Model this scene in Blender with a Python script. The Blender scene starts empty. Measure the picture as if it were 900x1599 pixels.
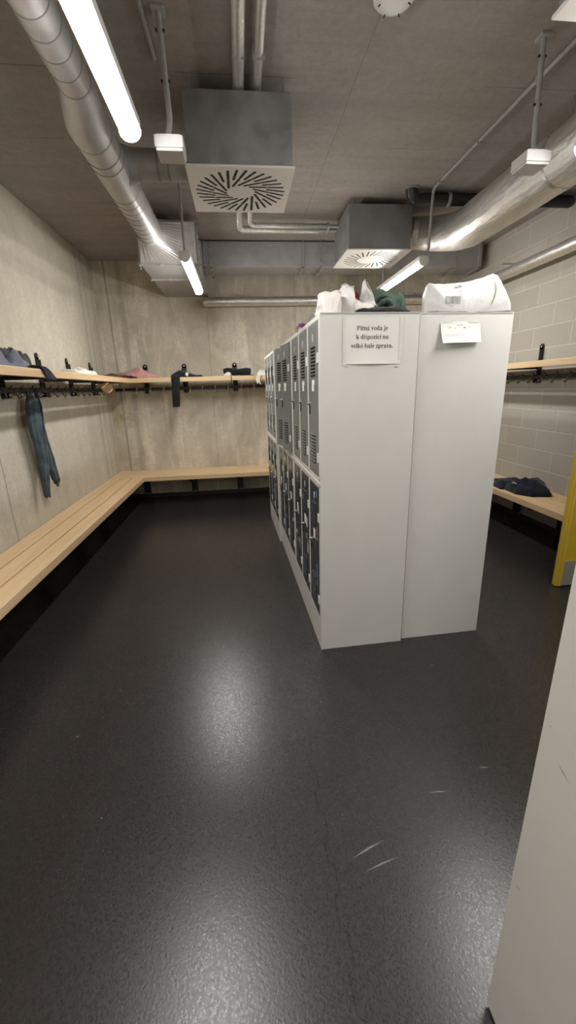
import bpy, bmesh, math, random
from mathutils import Vector, Matrix, noise
R = random.Random(7)
C = bpy.context.scene.collection
PI = math.pi

# ------------------------------------------------------------------ room measures (metres)
XL, XR, YB, YF, ZC = -1.752, 3.044, 5.973, -2.2, 3.05
BZ = 0.409          # bench seat height
SZ = 1.646          # shelf top height

# ------------------------------------------------------------------ object helpers
def obj(name, bm, mats, parent=None, smooth=None, kind=None):
    """Link bm (built in world or in the parent's own coordinates) as ONE mesh object."""
    if parent is not None and not parent.get('_local'):
        W, q = parent.matrix_basis.copy(), parent.parent
        while q is not None: W = q.matrix_basis @ W; q = q.parent
        bm.transform(W.inverted())
    me = bpy.data.meshes.new(name)
    bm.normal_update()
    bm.to_mesh(me); bm.free()
    for m in (mats if isinstance(mats, (list, tuple)) else [mats]):
        me.materials.append(m)
    if smooth is not None:
        for p in me.polygons: p.use_smooth = True
        if smooth > 0:
            me.set_sharp_from_angle(angle=math.radians(smooth))
    o = bpy.data.objects.new(name, me); C.objects.link(o)
    if parent is not None: o.parent = parent
    if kind: o['kind'] = kind
    return o

def tag(o, label, cat, group=None):
    o['label'] = label; o['category'] = cat
    if group: o['group'] = group
    return o

LOCAL = set()
def thing(name, label, cat, loc=(0, 0, 0), rotz=0.0, group=None):
    o = bpy.data.objects.new(name, None); C.objects.link(o)
    o.empty_display_size = 0.1
    o.location = loc; o.rotation_euler = (0, 0, rotz)
    o.matrix_basis = Matrix.Translation(loc) @ Matrix.Rotation(rotz, 4, 'Z')
    return tag(o, label, cat, group)

def copy_tree(o, parent=None):
    c = o.copy(); C.objects.link(c)
    if parent is not None: c.parent = parent
    for ch in list(o.children): copy_tree(ch, c)
    return c

def B(): return bmesh.new()

def box(bm, x0, x1, y0, y1, z0, z1, mi=0, bev=0.0, M=None):
    t = bmesh.new()
    bmesh.ops.create_cube(t, size=1)
    for v in t.verts:
        v.co = Vector(((x0 + x1) / 2 + v.co.x * (x1 - x0), (y0 + y1) / 2 + v.co.y * (y1 - y0), (z0 + z1) / 2 + v.co.z * (z1 - z0)))
    if bev > 0:
        bmesh.ops.bevel(t, geom=t.edges[:], offset=bev, segments=2, affect='EDGES', profile=0.5)
    if M is not None: t.transform(M)
    add(bm, t, mi)

def add(bm, t, mi=0):
    me = bpy.data.meshes.new('tmp')
    for f in t.faces: f.material_index = mi
    t.to_mesh(me); t.free()
    bm.from_mesh(me); bpy.data.meshes.remove(me)

def smooth_path(pts, n=6):
    P = [Vector(p) for p in pts]; out = []
    for i in range(len(P) - 1):
        p0 = P[max(i - 1, 0)]; p1 = P[i]; p2 = P[i + 1]; p3 = P[min(i + 2, len(P) - 1)]
        for k in range(n):
            t = k / n
            out.append(0.5 * ((2 * p1) + (p2 - p0) * t + (2 * p0 - 5 * p1 + 4 * p2 - p3) * t * t + (3 * p1 - p0 - 3 * p2 + p3) * t ** 3))
    out.append(P[-1]); return out

def bend_path(pts, r, n=7):
    """Polyline with rounded corners of radius r."""
    P = [Vector(p) for p in pts]; out = [P[0]]
    for i in range(1, len(P) - 1):
        a = (P[i - 1] - P[i]); b = (P[i + 1] - P[i])
        rr = min(r, a.length * .45, b.length * .45)
        p = P[i] + a.normalized() * rr; q = P[i] + b.normalized() * rr
        for k in range(n + 1):
            t = k / n
            out.append((1 - t) ** 2 * p + 2 * t * (1 - t) * P[i] + t * t * q)
    out.append(P[-1]); return out

def tube(bm, pts, r, seg=16, caps=True, mi=0, rfun=None):
    pts = [Vector(p) for p in pts]
    t = bmesh.new(); rings = []
    d0 = (pts[1] - pts[0]).normalized()
    up = Vector((0, 0, 1)) if abs(d0.z) < .9 else Vector((1, 0, 0))
    u = d0.cross(up).normalized()
    for i, p in enumerate(pts):
        d = (pts[min(i + 1, len(pts) - 1)] - pts[max(i - 1, 0)]).normalized()
        u = (u - d * u.dot(d)).normalized(); w = d.cross(u)
        ring = []
        for k in range(seg):
            a = 2 * PI * k / seg
            rr = r(i / (len(pts) - 1)) if callable(r) else r
            if rfun: rr *= rfun(p, a)
            ring.append(t.verts.new(p + (u * math.cos(a) + w * math.sin(a)) * rr))
        rings.append(ring)
    for i in range(len(rings) - 1):
        for k in range(seg):
            t.faces.new((rings[i][k], rings[i][(k + 1) % seg], rings[i + 1][(k + 1) % seg], rings[i + 1][k]))
    if caps:
        t.faces.new(rings[0][::-1]); t.faces.new(rings[-1])
    bmesh.ops.recalc_face_normals(t, faces=t.faces[:])
    add(bm, t, mi)

def rings_mesh(bm, rings, mi=0, cap=True, closed=True):
    t = bmesh.new(); V = [[t.verts.new(p) for p in r] for r in rings]
    for i in range(len(V) - 1):
        n = len(V[i])
        for k in range(n if closed else n - 1):
            t.faces.new((V[i][k], V[i][(k + 1) % n], V[i + 1][(k + 1) % n], V[i + 1][k]))
    if cap and closed:
        t.faces.new(V[0][::-1]); t.faces.new(V[-1])
    bmesh.ops.recalc_face_normals(t, faces=t.faces[:])
    add(bm, t, mi)

def fbm(p, s, o=3):
    v = 0; a = 1; q = Vector(p) * s
    for _ in range(o):
        v += a * noise.noise(q); q = q * 2.1 + Vector((3.1, 1.7, 5.2)); a *= .5
    return v

def poly(bm, pts, mi=0):
    f = bm.faces.new([bm.verts.new(p) for p in pts]); f.material_index = mi; return f

# ------------------------------------------------------------------ material helpers
class N:
    def __init__(s, name):
        s.m = bpy.data.materials.new(name); s.m.use_nodes = True
        s.t = s.m.node_tree; s.b = s.t.nodes['Principled BSDF']
        s.c = None
    def n(s, typ, **kw):
        x = s.t.nodes.new(typ)
        for k, v in kw.items():
            if k.startswith('_'): setattr(x, k[1:], v)
        return x
    def l(s, a, b): s.t.links.new(a, b)
    def coord(s, scale=(1, 1, 1), loc=(0, 0, 0), src='Object', rot=(0, 0, 0)):
        tc = s.n('ShaderNodeTexCoord'); mp = s.n('ShaderNodeMapping')
        mp.inputs['Scale'].default_value = scale; mp.inputs['Location'].default_value = loc; mp.inputs['Rotation'].default_value = rot
        s.l(tc.outputs[src], mp.inputs['Vector']); return mp.outputs['Vector']
    def noise(s, vec, scale, detail=4, rough=.55, dist=0):
        x = s.n('ShaderNodeTexNoise'); x.inputs['Scale'].default_value = scale; x.inputs['Detail'].default_value = detail
        x.inputs['Roughness'].default_value = rough; x.inputs['Distortion'].default_value = dist
        s.l(vec, x.inputs['Vector']); return x.outputs['Fac']
    def ramp(s, fac, stops):
        x = s.n('ShaderNodeValToRGB'); e = x.color_ramp.elements
        while len(e) > 1: e.remove(e[-1])
        for i, (p, c) in enumerate(stops):
            q = e[0] if i == 0 else e.new(p)
            q.position = p; q.color = (*c, 1) if not isinstance(c, (int, float)) else (c, c, c, 1)
        s.l(fac, x.inputs['Fac']); return x.outputs['Color']
    def mix(s, fac, a, b, mode='MIX'):
        x = s.n('ShaderNodeMix'); x.data_type = 'RGBA'; x.blend_type = mode
        for sock, v in ((x.inputs[0], fac), (x.inputs[6], a), (x.inputs[7], b)):
            if hasattr(v, 'is_linked'): s.l(v, sock)
            elif isinstance(v, (int, float)): sock.default_value = v
            else: sock.default_value = (*v, 1)
        return x.outputs[2]
    def math(s, op, a, b=0.0, clamp=False):
        x = s.n('ShaderNodeMath'); x.operation = op; x.use_clamp = clamp
        for i, v in enumerate((a, b)):
            if hasattr(v, 'is_linked'): s.l(v, x.inputs[i])
            else: x.inputs[i].default_value = v
        return x.outputs[0]
    def bump(s, h, strength=.3, dist=.01, normal=None):
        x = s.n('ShaderNodeBump'); x.inputs['Strength'].default_value = strength; x.inputs['Distance'].default_value = dist
        s.l(h, x.inputs['Height'])
        if normal is not None: s.l(normal, x.inputs['Normal'])
        s.l(x.outputs['Normal'], s.b.inputs['Normal']); return x.outputs['Normal']
    def set(s, color=None, rough=None, metal=None, spec=None):
        for k, v in (('Base Color', color), ('Roughness', rough), ('Metallic', metal), ('Specular IOR Level', spec)):
            if v is None: continue
            if hasattr(v, 'is_linked'): s.l(v, s.b.inputs[k])
            elif isinstance(v, tuple): s.b.inputs[k].default_value = (*v, 1)
            else: s.b.inputs[k].default_value = v
        return s.m

def plain(name, col, rough=.5, metal=0, var=.12, scale=30, bump=0, spec=None):
    n = N(name); v = n.coord(); f = n.noise(v, scale)
    n.set(n.ramp(f, [(.25, tuple(c * (1 - var) for c in col)), (.75, tuple(min(1, c * (1 + var)) for c in col))]), rough, metal, spec)
    if bump: n.bump(f, bump, .01)
    return n.m

def concrete(name, base, stain, streak=.5, axis='x', seams=(), big=.8, board=None, spec=.25, green=None, cross=(), blotch=.15):
    """Cast concrete: cloudy tone, vertical form-work streaks, stains and narrow form joints.  axis = the wall's horizontal axis."""
    n = N(name); v = n.coord()
    hs = (9, .6, .35) if axis == 'x' else (.6, 9, .35)
    if board: hs = board
    cloud = n.noise(v, big * 1.6, 6, .6, .4)
    fine = n.noise(v, 22, 6, .7)
    st = n.noise(n.coord(hs), 1.0, 5, .65)
    c = n.mix(n.ramp(cloud, [(.35, 0.0), (.68, 1.0)]), base, stain)
    bl = n.noise(n.coord((1.0, 1.0, .8), loc=(4, 2, 7)), 2.6, 8, .62, .8)
    c = n.mix(n.math('MULTIPLY', n.ramp(bl, [(.44, 0.0), (.66, 1.0)]), blotch), c, tuple(x * .66 for x in stain))
    c = n.mix(n.math('MULTIPLY', n.ramp(n.noise(n.coord((3, 3, .6), loc=(9, 1, 3)), 1.3, 8, .7, .3), [(.50, 0.0), (.62, 1.0)]), blotch), c, tuple(min(1, x * 1.12) for x in base))
    c = n.mix(n.math('MULTIPLY', n.ramp(st, [(.42, 0.0), (.62, 1.0)]), streak), c, tuple(x * .62 for x in base))
    mot = n.noise(n.coord(loc=(2, 5, 1)), 34, 8, .75, .5)
    c = n.mix(n.ramp(mot, [(.36, .25 + .35 * blotch), (.52, 0.0)]), c, tuple(x * .6 for x in base))
    c = n.mix(n.ramp(fine, [(.3, .4), (.6, 0.0)]), c, tuple(x * .55 for x in base))
    pits = n.n('ShaderNodeTexVoronoi'); pits.inputs['Scale'].default_value = 13
    n.l(v, pits.inputs['Vector'])
    c = n.mix(n.ramp(pits.outputs['Distance'], [(.018, .6), (.05, 0.0)]), c, tuple(x * .3 for x in base))
    sep = n.n('ShaderNodeSeparateXYZ'); n.l(v, sep.inputs[0])
    u = sep.outputs['X' if axis == 'x' else 'Y']
    wob = n.math('MULTIPLY', n.math('SUBTRACT', n.noise(v, 3), .5), .02)
    uw = n.math('ADD', u, wob)
    for s_, wd, dk in seams:
        dist = n.math('ABSOLUTE', n.math('SUBTRACT', uw, s_))
        c = n.mix(n.ramp(n.math('DIVIDE', dist, wd), [(.4, dk), (1.0, 0.0)]), c, tuple(x * .25 for x in base))
    for s_, wd, dk in cross:
        dist = n.math('ABSOLUTE', n.math('SUBTRACT', n.math('ADD', sep.outputs['Y'], wob), s_))
        k_ = n.math('MULTIPLY', n.ramp(n.math('DIVIDE', dist, wd), [(.4, dk), (1.0, 0.0)]), n.ramp(n.noise(v, 1.7), [(.45, 0.0), (.55, 1.0)]))
        c = n.mix(k_, c, tuple(x * .25 for x in base))
    if green:
        d = n.n('ShaderNodeVectorMath'); d.operation = 'DISTANCE'; d.inputs[1].default_value = green
        n.l(v, d.inputs[0])
        g = n.math('MULTIPLY', n.ramp(d.outputs['Value'], [(.03, .55), (.22, 0.0)]), n.ramp(n.noise(v, 14), [(.4, 0.0), (.6, 1.0)]))
        c = n.mix(g, c, (.22, .26, .05))
    n.set(c, .8, 0, spec); n.bump(n.mix(.5, fine, st), .25, .01)
    return n.m

# ------------------------------------------------------------------ materials
M_wall_left = concrete('cast_concrete_pale', (.63, .588, .485), (.53, .488, .395), .25, 'y',
                       seams=((3.155, .008, .7), (5.62, .02, .35), (5.45, .05, .25), (5.86, .03, .3)), big=.6)
M_wall_back = concrete('cast_concrete_stained', (.72, .665, .55), (.48, .42, .315), .55, 'x',
                       seams=((-1.60, .012, .6), (-.37, .008, .4), (.80, .008, .4), (-1.44, .05, .3)), big=1.0, green=(-1.66, 5.973, 1.16), blotch=.75)
M_ceil = concrete('cast_concrete_ceiling', (.40, .365, .34), (.31, .28, .26), .45, 'x', seams=((.72, .005, .3),), big=.5, board=(.25, 4.5, 1), cross=((2.05, .005, .35), (2.72, .006, .55), (3.35, .006, .45), (4.05, .006, .3), (1.4, .005, .4)))

def block_wall():
    n = N('concrete_block'); tc = n.n('ShaderNodeTexCoord'); sp = n.n('ShaderNodeSeparateXYZ'); cb = n.n('ShaderNodeCombineXYZ')
    n.l(tc.outputs['Object'], sp.inputs[0])
    n.l(n.math('ADD', sp.outputs['Y'], -4.24 + 5.1), cb.inputs[0]); n.l(n.math('ADD', sp.outputs['Z'], .01), cb.inputs[1])
    br = n.n('ShaderNodeTexBrick'); n.l(cb.outputs[0], br.inputs['Vector'])
    br.inputs['Scale'].default_value = 1; br.inputs['Brick Width'].default_value = .51; br.inputs['Row Height'].default_value = .2
    br.inputs['Mortar Size'].default_value = .0055; br.inputs['Mortar Smooth'].default_value = .3; br.offset = .5
    br.inputs['Color1'].default_value = (.45, .425, .375, 1); br.inputs['Color2'].default_value = (.40, .378, .33, 1); br.inputs['Mortar'].default_value = (.60, .575, .51, 1)
    br.inputs['Bias'].default_value = -.1
    v = tc.outputs['Object']; f = n.noise(v, 45, 6, .75); g = n.noise(v, 2.2, 4)
    c = n.mix(n.ramp(f, [(.35, .35), (.6, 0.0)]), br.outputs['Color'], (.32, .295, .25))
    c = n.mix(n.ramp(g, [(.35, .3), (.7, 0.0)]), c, (.42, .39, .33))
    n.set(c, .85, 0, .2)
    n.bump(n.math('ADD', n.math('MULTIPLY', br.outputs['Fac'], -.6), n.math('MULTIPLY', f, .5)), .5, .006)
    return n.m
M_block = block_wall()
M_wall_front = concrete('cast_concrete_rear', (.52, .48, .41), (.42, .38, .31), .3, 'x')

def floor_mat():
    n = N('black_rubber_mat'); v = n.coord()
    sep = n.n('ShaderNodeSeparateXYZ'); n.l(v, sep.inputs[0]); x, y = sep.outputs['X'], sep.outputs['Y']
    big = n.noise(v, 1.3, 5, .6); chip = n.noise(n.coord((1, 1, 1), rot=(0, 0, .6)), 120, 3, .6); mid = n.noise(v, 14, 4)
    vo = n.n('ShaderNodeTexVoronoi'); vo.inputs['Scale'].default_value = 290; n.l(n.coord((1, .6, 1), rot=(0, 0, .7)), vo.inputs['Vector'])
    c = n.mix(n.ramp(big, [(.35, 0.0), (.7, 1.0)]), (.0150, .0134, .0140), (.0205, .0184, .0190))
    c = n.mix(n.ramp(vo.outputs['Color'], [(.5, 0.0), (.95, .25)]), c, (.024, .022, .022))
    def sq(u, per, ph):
        return n.math('MULTIPLY', n.math('MINIMUM', n.math('MAXIMUM', n.math('MULTIPLY', n.math('SINE', n.math('MULTIPLY', n.math('ADD', u, ph), 2 * PI / per)), 4.0), -1.0), 1.0), .009)
    d1 = n.math('ABSOLUTE', n.math('SUBTRACT', n.math('SUBTRACT', x, .203), sq(y, .17, .02)))
    d2 = n.math('ABSOLUTE', n.math('SUBTRACT', n.math('SUBTRACT', y, 1.397), sq(x, .19, .05)))
    m1 = n.math('MULTIPLY', n.math('LESS_THAN', d1, .0024), n.math('LESS_THAN', y, 1.40))
    m2 = n.math('MULTIPLY', n.math('LESS_THAN', d2, .0022), n.math('MULTIPLY', n.math('GREATER_THAN', x, -.15), n.ramp(mid, [(.42, 0.0), (.5, 1.0)])))
    seam = n.math('MAXIMUM', m1, m2)
    c = n.mix(seam, c, (.004, .004, .004))
    vc = n.n('ShaderNodeSeparateColor'); n.l(vo.outputs['Color'], vc.inputs[0])
    n.set(c, n.ramp(vc.outputs[0], [(.1, .26), (.9, .34)]), 0, .62)
    h = n.math('ADD', n.math('MULTIPLY', vc.outputs[1], .55), n.math('ADD', n.math('MULTIPLY', chip, .8), n.math('MULTIPLY', seam, -1.5)))
    n.bump(h, .40, .0013)
    return n.m
M_floor = floor_mat()

def wood(name, axis, a=(.76, .56, .335), b=(.64, .44, .24)):
    n = N(name)
    sc = {'x': (1.1, 26, 26), 'y': (26, 1.1, 26), 'z': (26, 26, 1.1)}[axis]
    g = n.noise(n.coord(sc), 1.0, 5, .6, .6); g2 = n.noise(n.coord(tuple(4 * s for s in sc)), 1.0, 3, .6); big = n.noise(n.coord(), 1.4, 2)
    c = n.mix(n.ramp(g, [(.38, 0.0), (.7, 1.0)]), a, b)
    c = n.mix(n.ramp(g2, [(.45, 0.0), (.8, .45)]), c, tuple(x * .8 for x in b))
    c = n.mix(n.ramp(big, [(.4, 0.0), (.7, .35)]), c, (.76, .54, .33))
    n.set(c, .42, 0, .4); n.bump(g, .08, .003)
    return n.m
M_wood_x, M_wood_y = wood('pine_along_x', 'x'), wood('pine_along_y', 'y')
M_wood_end = wood('pine_end_grain', 'z', (.58, .40, .23), (.45, .29, .15))

M_white = plain('white_sheet_metal', (.66, .65, .62), .42, 0, .03, 6)
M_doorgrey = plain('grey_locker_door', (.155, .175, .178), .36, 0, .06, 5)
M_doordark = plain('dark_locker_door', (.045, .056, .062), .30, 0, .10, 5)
M_slot = plain('louvre_slot_black', (.010, .011, .012), .6)
M_galv = None
def galv(name, col, rough, sc=12, bump=.0, metal=.9, stretch=(1, 1, 1)):
    n = N(name); v = n.coord(stretch)
    f = n.noise(v, sc, 5, .6); g = n.noise(v, sc * .2, 3)
    c = n.mix(n.ramp(f, [(.35, 0.0), (.65, 1.0)]), tuple(x * .82 for x in col), col)
    c = n.mix(n.ramp(g, [(.4, 0.0), (.7, .3)]), c, tuple(x * .75 for x in col))
    n.set(c, n.ramp(f, [(.3, rough * .8), (.7, rough * 1.25)]), metal)
    if bump: n.bump(f, bump, .01)
    return n.m
M_galv = galv('galvanised_sheet', (.44, .435, .43), .5, metal=.5)
M_plenum = galv('plenum_box_sheet', (.40, .415, .42), .5, 8)
M_spiral = galv('spiral_duct_sheet', (.58, .57, .565), .46, metal=.7)
M_foil = galv('crumpled_foil_wrap', (.72, .70, .66), .40, 22, .9, .72, (1, .22, 1))
M_foilpipe = galv('foil_pipe_wrap', (.78, .77, .74), .34, 40, .35, .8)
M_steel = galv('bright_steel', (.62, .62, .61), .28, 20)
M_black = plain('black_painted_steel', (.014, .016, .019), .38)
M_hook = plain('grey_coat_hook', (.10, .10, .098), .35, .5)
M_blackpl = plain('black_plastic_pipe', (.020, .020, .021), .35)
M_grey = plain('grey_plastic_conduit', (.34, .335, .33), .5)
M_whitepl = plain('white_plastic', (.74, .73, .71), .38, 0, .02)
M_boxpl = plain('greyed_white_plastic', (.50, .485, .47), .45, 0, .02)
M_plate = plain('white_diffuser_plate', (.64, .62, .575), .45, 0, .02)
M_rubber = plain('black_rubber_trim', (.017, .016, .016), .5)
M_yellow = plain('yellow_laminate', (.58, .42, .018), .38, 0, .05, 4)
M_yellowed = plain('yellow_edge_band', (.64, .44, .05), .4, 0, .05, 4)
M_kick = plain('grey_kick_plate', (.30, .29, .235), .45, 0, .05, 6)
M_paper = plain('white_paper', (.72, .71, .675), .75, 0, .03, 8)
M_tape = plain('clear_tape', (.68, .67, .62), .3, 0, .04)
M_ink = plain('black_print', (.035, .033, .033), .8)
M_inkgrey = plain('grey_print', (.30, .30, .29), .8)

def bagmat(name, col, tint):
    n = N(name); v = n.coord(); f = n.noise(v, 16, 6, .65, 1.2); g = n.noise(v, 5, 3)
    n.set(n.ramp(g, [(.35, col), (.7, tint)]), .38, 0, .4); n.bump(f, .22, .012)
    n.b.inputs['Subsurface Weight'].default_value = .12
    n.b.inputs['Subsurface Radius'].default_value = (.02, .02, .02)
    return n.m
M_bag = bagmat('white_plastic_bag', (.60, .59, .58), (.52, .51, .50))
M_bagpeach = bagmat('bag_over_peach_things', (.66, .645, .63), (.64, .585, .54))
M_handle_green = bagmat('pale_green_lining', (.46, .55, .46), (.54, .60, .52))
def cloth(name, a, b, sc=40, rough=.9, bump=.25):
    n = N(name); v = n.coord(); f = n.noise(v, 7, 4, .6, .6); w = n.noise(v, sc * 6, 2)
    n.set(n.ramp(f, [(.35, a), (.65, b)]), rough, 0, .2); n.bump(n.mix(.5, f, w), bump, .01)
    n.b.inputs['Sheen Weight'].default_value = .15
    return n.m
M_teal = cloth('teal_blue_cloth', (.036, .054, .066), (.085, .115, .135))
M_navy = cloth('navy_cloth', (.007, .009, .017), (.016, .020, .032))
M_blackc = cloth('black_cloth', (.009, .009, .010), (.018, .018, .019))
M_greyblue = cloth('grey_blue_cloth', (.13, .145, .19), (.20, .21, .26))
M_charcoal = cloth('charcoal_cloth', (.035, .033, .036), (.065, .06, .062))
M_pink = cloth('dusty_pink_cloth', (.46, .22, .20), (.56, .30, .28))
M_brown = cloth('brown_lining', (.17, .10, .035), (.10, .055, .03))
M_plum = cloth('dark_plum_lining', (.055, .018, .035), (.035, .012, .02))
M_cream = cloth('cream_white_cloth', (.66, .63, .56), (.76, .74, .69))
M_darkgreen = cloth('dark_green_nylon', (.030, .055, .042), (.085, .125, .095), 20, .45, .5)
M_purple = cloth('purple_strap_cloth', (.28, .12, .27), (.40, .22, .37))
M_maroon = cloth('maroon_cloth', (.12, .03, .045), (.18, .05, .06))

def emis(name, col, s):
    m = bpy.data.materials.new(name); m.use_nodes = True; b = m.node_tree.nodes['Principled BSDF']
    b.inputs['Base Color'].default_value = (.9, .9, .9, 1)
    b.inputs['Emission Color'].default_value = (*col, 1); b.inputs['Emission Strength'].default_value = s
    return m
M_lamp = emis('lit_tube_diffuser', (1.0, .975, .94), 39.0)

# ------------------------------------------------------------------ the room shell
def slab(name, x0, x1, y0, y1, z0, z1, m):
    b = B(); box(b, x0, x1, y0, y1, z0, z1); return obj(name, b, m, kind='structure')
T = .15
floor = slab('floor', XL - T, XR + T, YF - T, YB + T, -T, 0, M_floor)
ceiling = slab('ceiling', XL - T, XR + T, YF - T, YB + T, ZC, ZC + T, M_ceil)
slab('wall_left', XL - T, XL, YF - T, YB + T, 0, ZC, M_wall_left)
slab('wall_back', XL, XR, YB, YB + T, 0, ZC, M_wall_back)
slab('wall_front', XL, XR, YF - T, YF, 0, ZC, M_wall_front)
# right wall of blocks, with the opening of the yellow door (hinged at its far jamb)
DY0, DY1 = 1.70, 2.52
b = B()
box(b, XR, XR + T, YF - T, DY0, 0, ZC); box(b, XR, XR + T, DY1, YB + T, 0, ZC); box(b, XR, XR + T, DY0, DY1, 2.06, ZC)
obj('wall_right', b, M_block, kind='structure')
b = B(); box(b, XR + T, XR + T + .05, DY0 - .3, DY1 + .3, 0, 2.4); obj('wall_beyond', b, M_wall_front, kind='structure')
# rubber skirting
def skirting(name, x0, x1, y0, y1):
    b = B(); box(b, x0, x1, y0, y1, 0, .062, bev=.004); obj(name, b, M_rubber, kind='structure')
skirting('baseboard_back', XL + .012, XR - .012, YB - .012, YB)
skirting('baseboard_left', XL, XL + .012, YF, YB)
skirting('baseboard_right', XR - .012, XR, DY1 + .06, YB)
# scuffs and specks on the mat
def scuff(pts, w):
    b = B(); a = Vector((*pts[0], .0006)); c = Vector((*pts[1], .0006)); d = (c - a).normalized(); p = Vector((-d.y, d.x, 0)) * w
    mid = (a + c) / 2 + p * .6
    poly(b, [a, mid - p, c, mid + p]); o = obj('scuff_mark', b, M_scuff, kind='structure'); o.parent = floor
M_scuff = plain('pale_scuff', (.17, .165, .16), .6, 0, .25, 120)
for a, c, w in (((.272, .919), (.395, .962), .0035), ((.303, .878), (.43, .907), .003), ((.617, 1.102), (.691, 1.097), .003), ((.859, 1.175), (.899, 1.17), .003),
                ((-.822, 1.567), (-.812, 1.56), .004), ((-.593, 1.17), (-.585, 1.165), .003), ((.30, 1.62), (.312, 1.61), .003), ((.95, 1.80), (.965, 1.80), .003)):
    scuff((a, c), w)

# yellow door, swung 90 degrees into the room from the right wall
d = thing('door_1', 'yellow shower-room door with grey kick plate standing open beside the right bench', 'door', (XR, 2.535, 0)); d['kind'] = 'structure'
b = B(); box(b, 2.262, XR - .02, 2.515, 2.548, .006, 2.02, bev=.003); obj('door_leaf', b, M_yellow, d)
b = B(); box(b, 2.248, 2.262, 2.512, 2.551, .006, 2.02, bev=.003); box(b, 2.262, 2.285, 2.506, 2.515, .006, 2.02, bev=.002); obj('door_edge', b, M_yellowed, d)
b = B(); box(b, 2.286, XR - .03, 2.508, 2.515, .010, .205, bev=.001); obj('kick_plate', b, M_kick, d)
b = B(); tube(b, [(2.30, 2.515, 1.03), (2.30, 2.485, 1.03)], .012); box(b, 2.275, 2.32, 2.512, 2.516, .95, 1.10, bev=.001)
tube(b, bend_path([(2.30, 2.487, 1.03), (2.30, 2.465, 1.03), (2.42, 2.465, 1.03)], .015), .009); obj('door_handle', b, M_steel, d, 40)
b = B()
for z in (.3, 1.0, 1.8): tube(b, [(XR - .012, 2.548, z - .04), (XR - .012, 2.548, z + .04)], .01, 10)
obj('hinge', b, M_steel, d, 40)
b = B(); box(b, XR - .02, XR + T, DY1, DY1 + .05, 0, 2.11, bev=.003); box(b, XR - .02, XR + T, DY0 - .05, DY0, 0, 2.11, bev=.003); box(b, XR - .02, XR + T, DY0, DY1, 2.06, 2.11, bev=.003)
obj('trim_1', b, M_galv, kind='structure')

# ------------------------------------------------------------------ benches
def bench_bracket(parent, wall, p, depth):
    """wall-mounted cantilever: upright plate, arm under the planks, brace. wall = 'left'/'back'/'right'; p = place along the wall"""
    b = B()
    if wall == 'back':
        box(b, p - .040, p + .040, YB - .018, YB - .012, .075, BZ - .06, bev=.002)
        box(b, p - .042, p - .030, YB - .06, YB - .012, .075, BZ - .06, bev=.001); box(b, p + .030, p + .042, YB - .06, YB - .012, .075, BZ - .06, bev=.001)
        box(b, p - .02, p + .02, YB - depth + .05, YB - .012, BZ - .098, BZ - .06, bev=.002)
        for z in (.11, .30): tube(b, [(p, YB - .018, z), (p, YB - .026, z)], .009, 8)
    else:
        s = 1 if wall == 'left' else -1; X = XL if wall == 'left' else XR
        xs = lambda a, c: (min(X + s * a, X + s * c), max(X + s * a, X + s * c))
        box(b, *xs(.012, .018), p - .028, p + .028, .075, BZ - .06, bev=.002)
        box(b, *xs(.012, .06), p - .03, p - .02, .075, BZ - .06, bev=.001); box(b, *xs(.012, .06), p + .02, p + .03, .075, BZ - .06, bev=.001)
        box(b, *xs(.012, depth - .05), p - .02, p + .02, BZ - .098, BZ - .06, bev=.002)
    obj('bracket', b, M_black, parent)

BD, BDY = .437, .540
t = thing('wall_bench', 'long pine bench of three planks along the pale left wall', 'bench', (XL, 3, 0))
w = (BD - 2 * .016 - .004) / 3
for i in range(3):
    b = B(); x0 = XL + .004 + i * (w + .016); box(b, x0, x0 + w, -1.2, YB - BDY - .001, BZ - .06, BZ, bev=.004); obj('plank', b, M_wood_y, t)
for y in (.1, .9, 1.7, 2.5, 3.3, 4.1, 4.9): bench_bracket(t, 'left', y, BD)
b = B(); box(b, XL + .20, XL + .24, -1.1, 5.3, BZ - .10, BZ - .06, bev=.002); obj('support_rail', b, M_black, t)
t = thing('wall_bench', 'pine bench across the stained back wall, reaching behind the lockers', 'bench', (0, YB, 0))
w = (BDY - 3 * .006 - .004) / 4
for i in range(4):
    b = B(); y0 = YB - BDY + i * (w + .006); x0 = XL + .002
    box(b, x0, XR - BD - .02, y0, y0 + w, BZ - .06, BZ, bev=.004); obj('plank', b, M_wood_x, t)
for x in (-1.40, -.73, -.07, .6, 1.27, 1.94): bench_bracket(t, 'back', x, BDY)
t = thing('wall_bench', 'pine bench along the block wall behind the yellow door, navy jacket lying on it', 'bench', (XR, 4, 0))
w = (.455 - 2 * .010 - .004) / 3
for i in range(3):
    b = B(); x1 = XR - .004 - i * (w + .010); box(b, x1 - w, x1, 2.60, YB - .002, BZ - .06, BZ, bev=.004); obj('plank', b, M_wood_y, t)
for y in (2.75, 3.42, 4.09, 4.76, 5.4): bench_bracket(t, 'right', y, .455)

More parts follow.
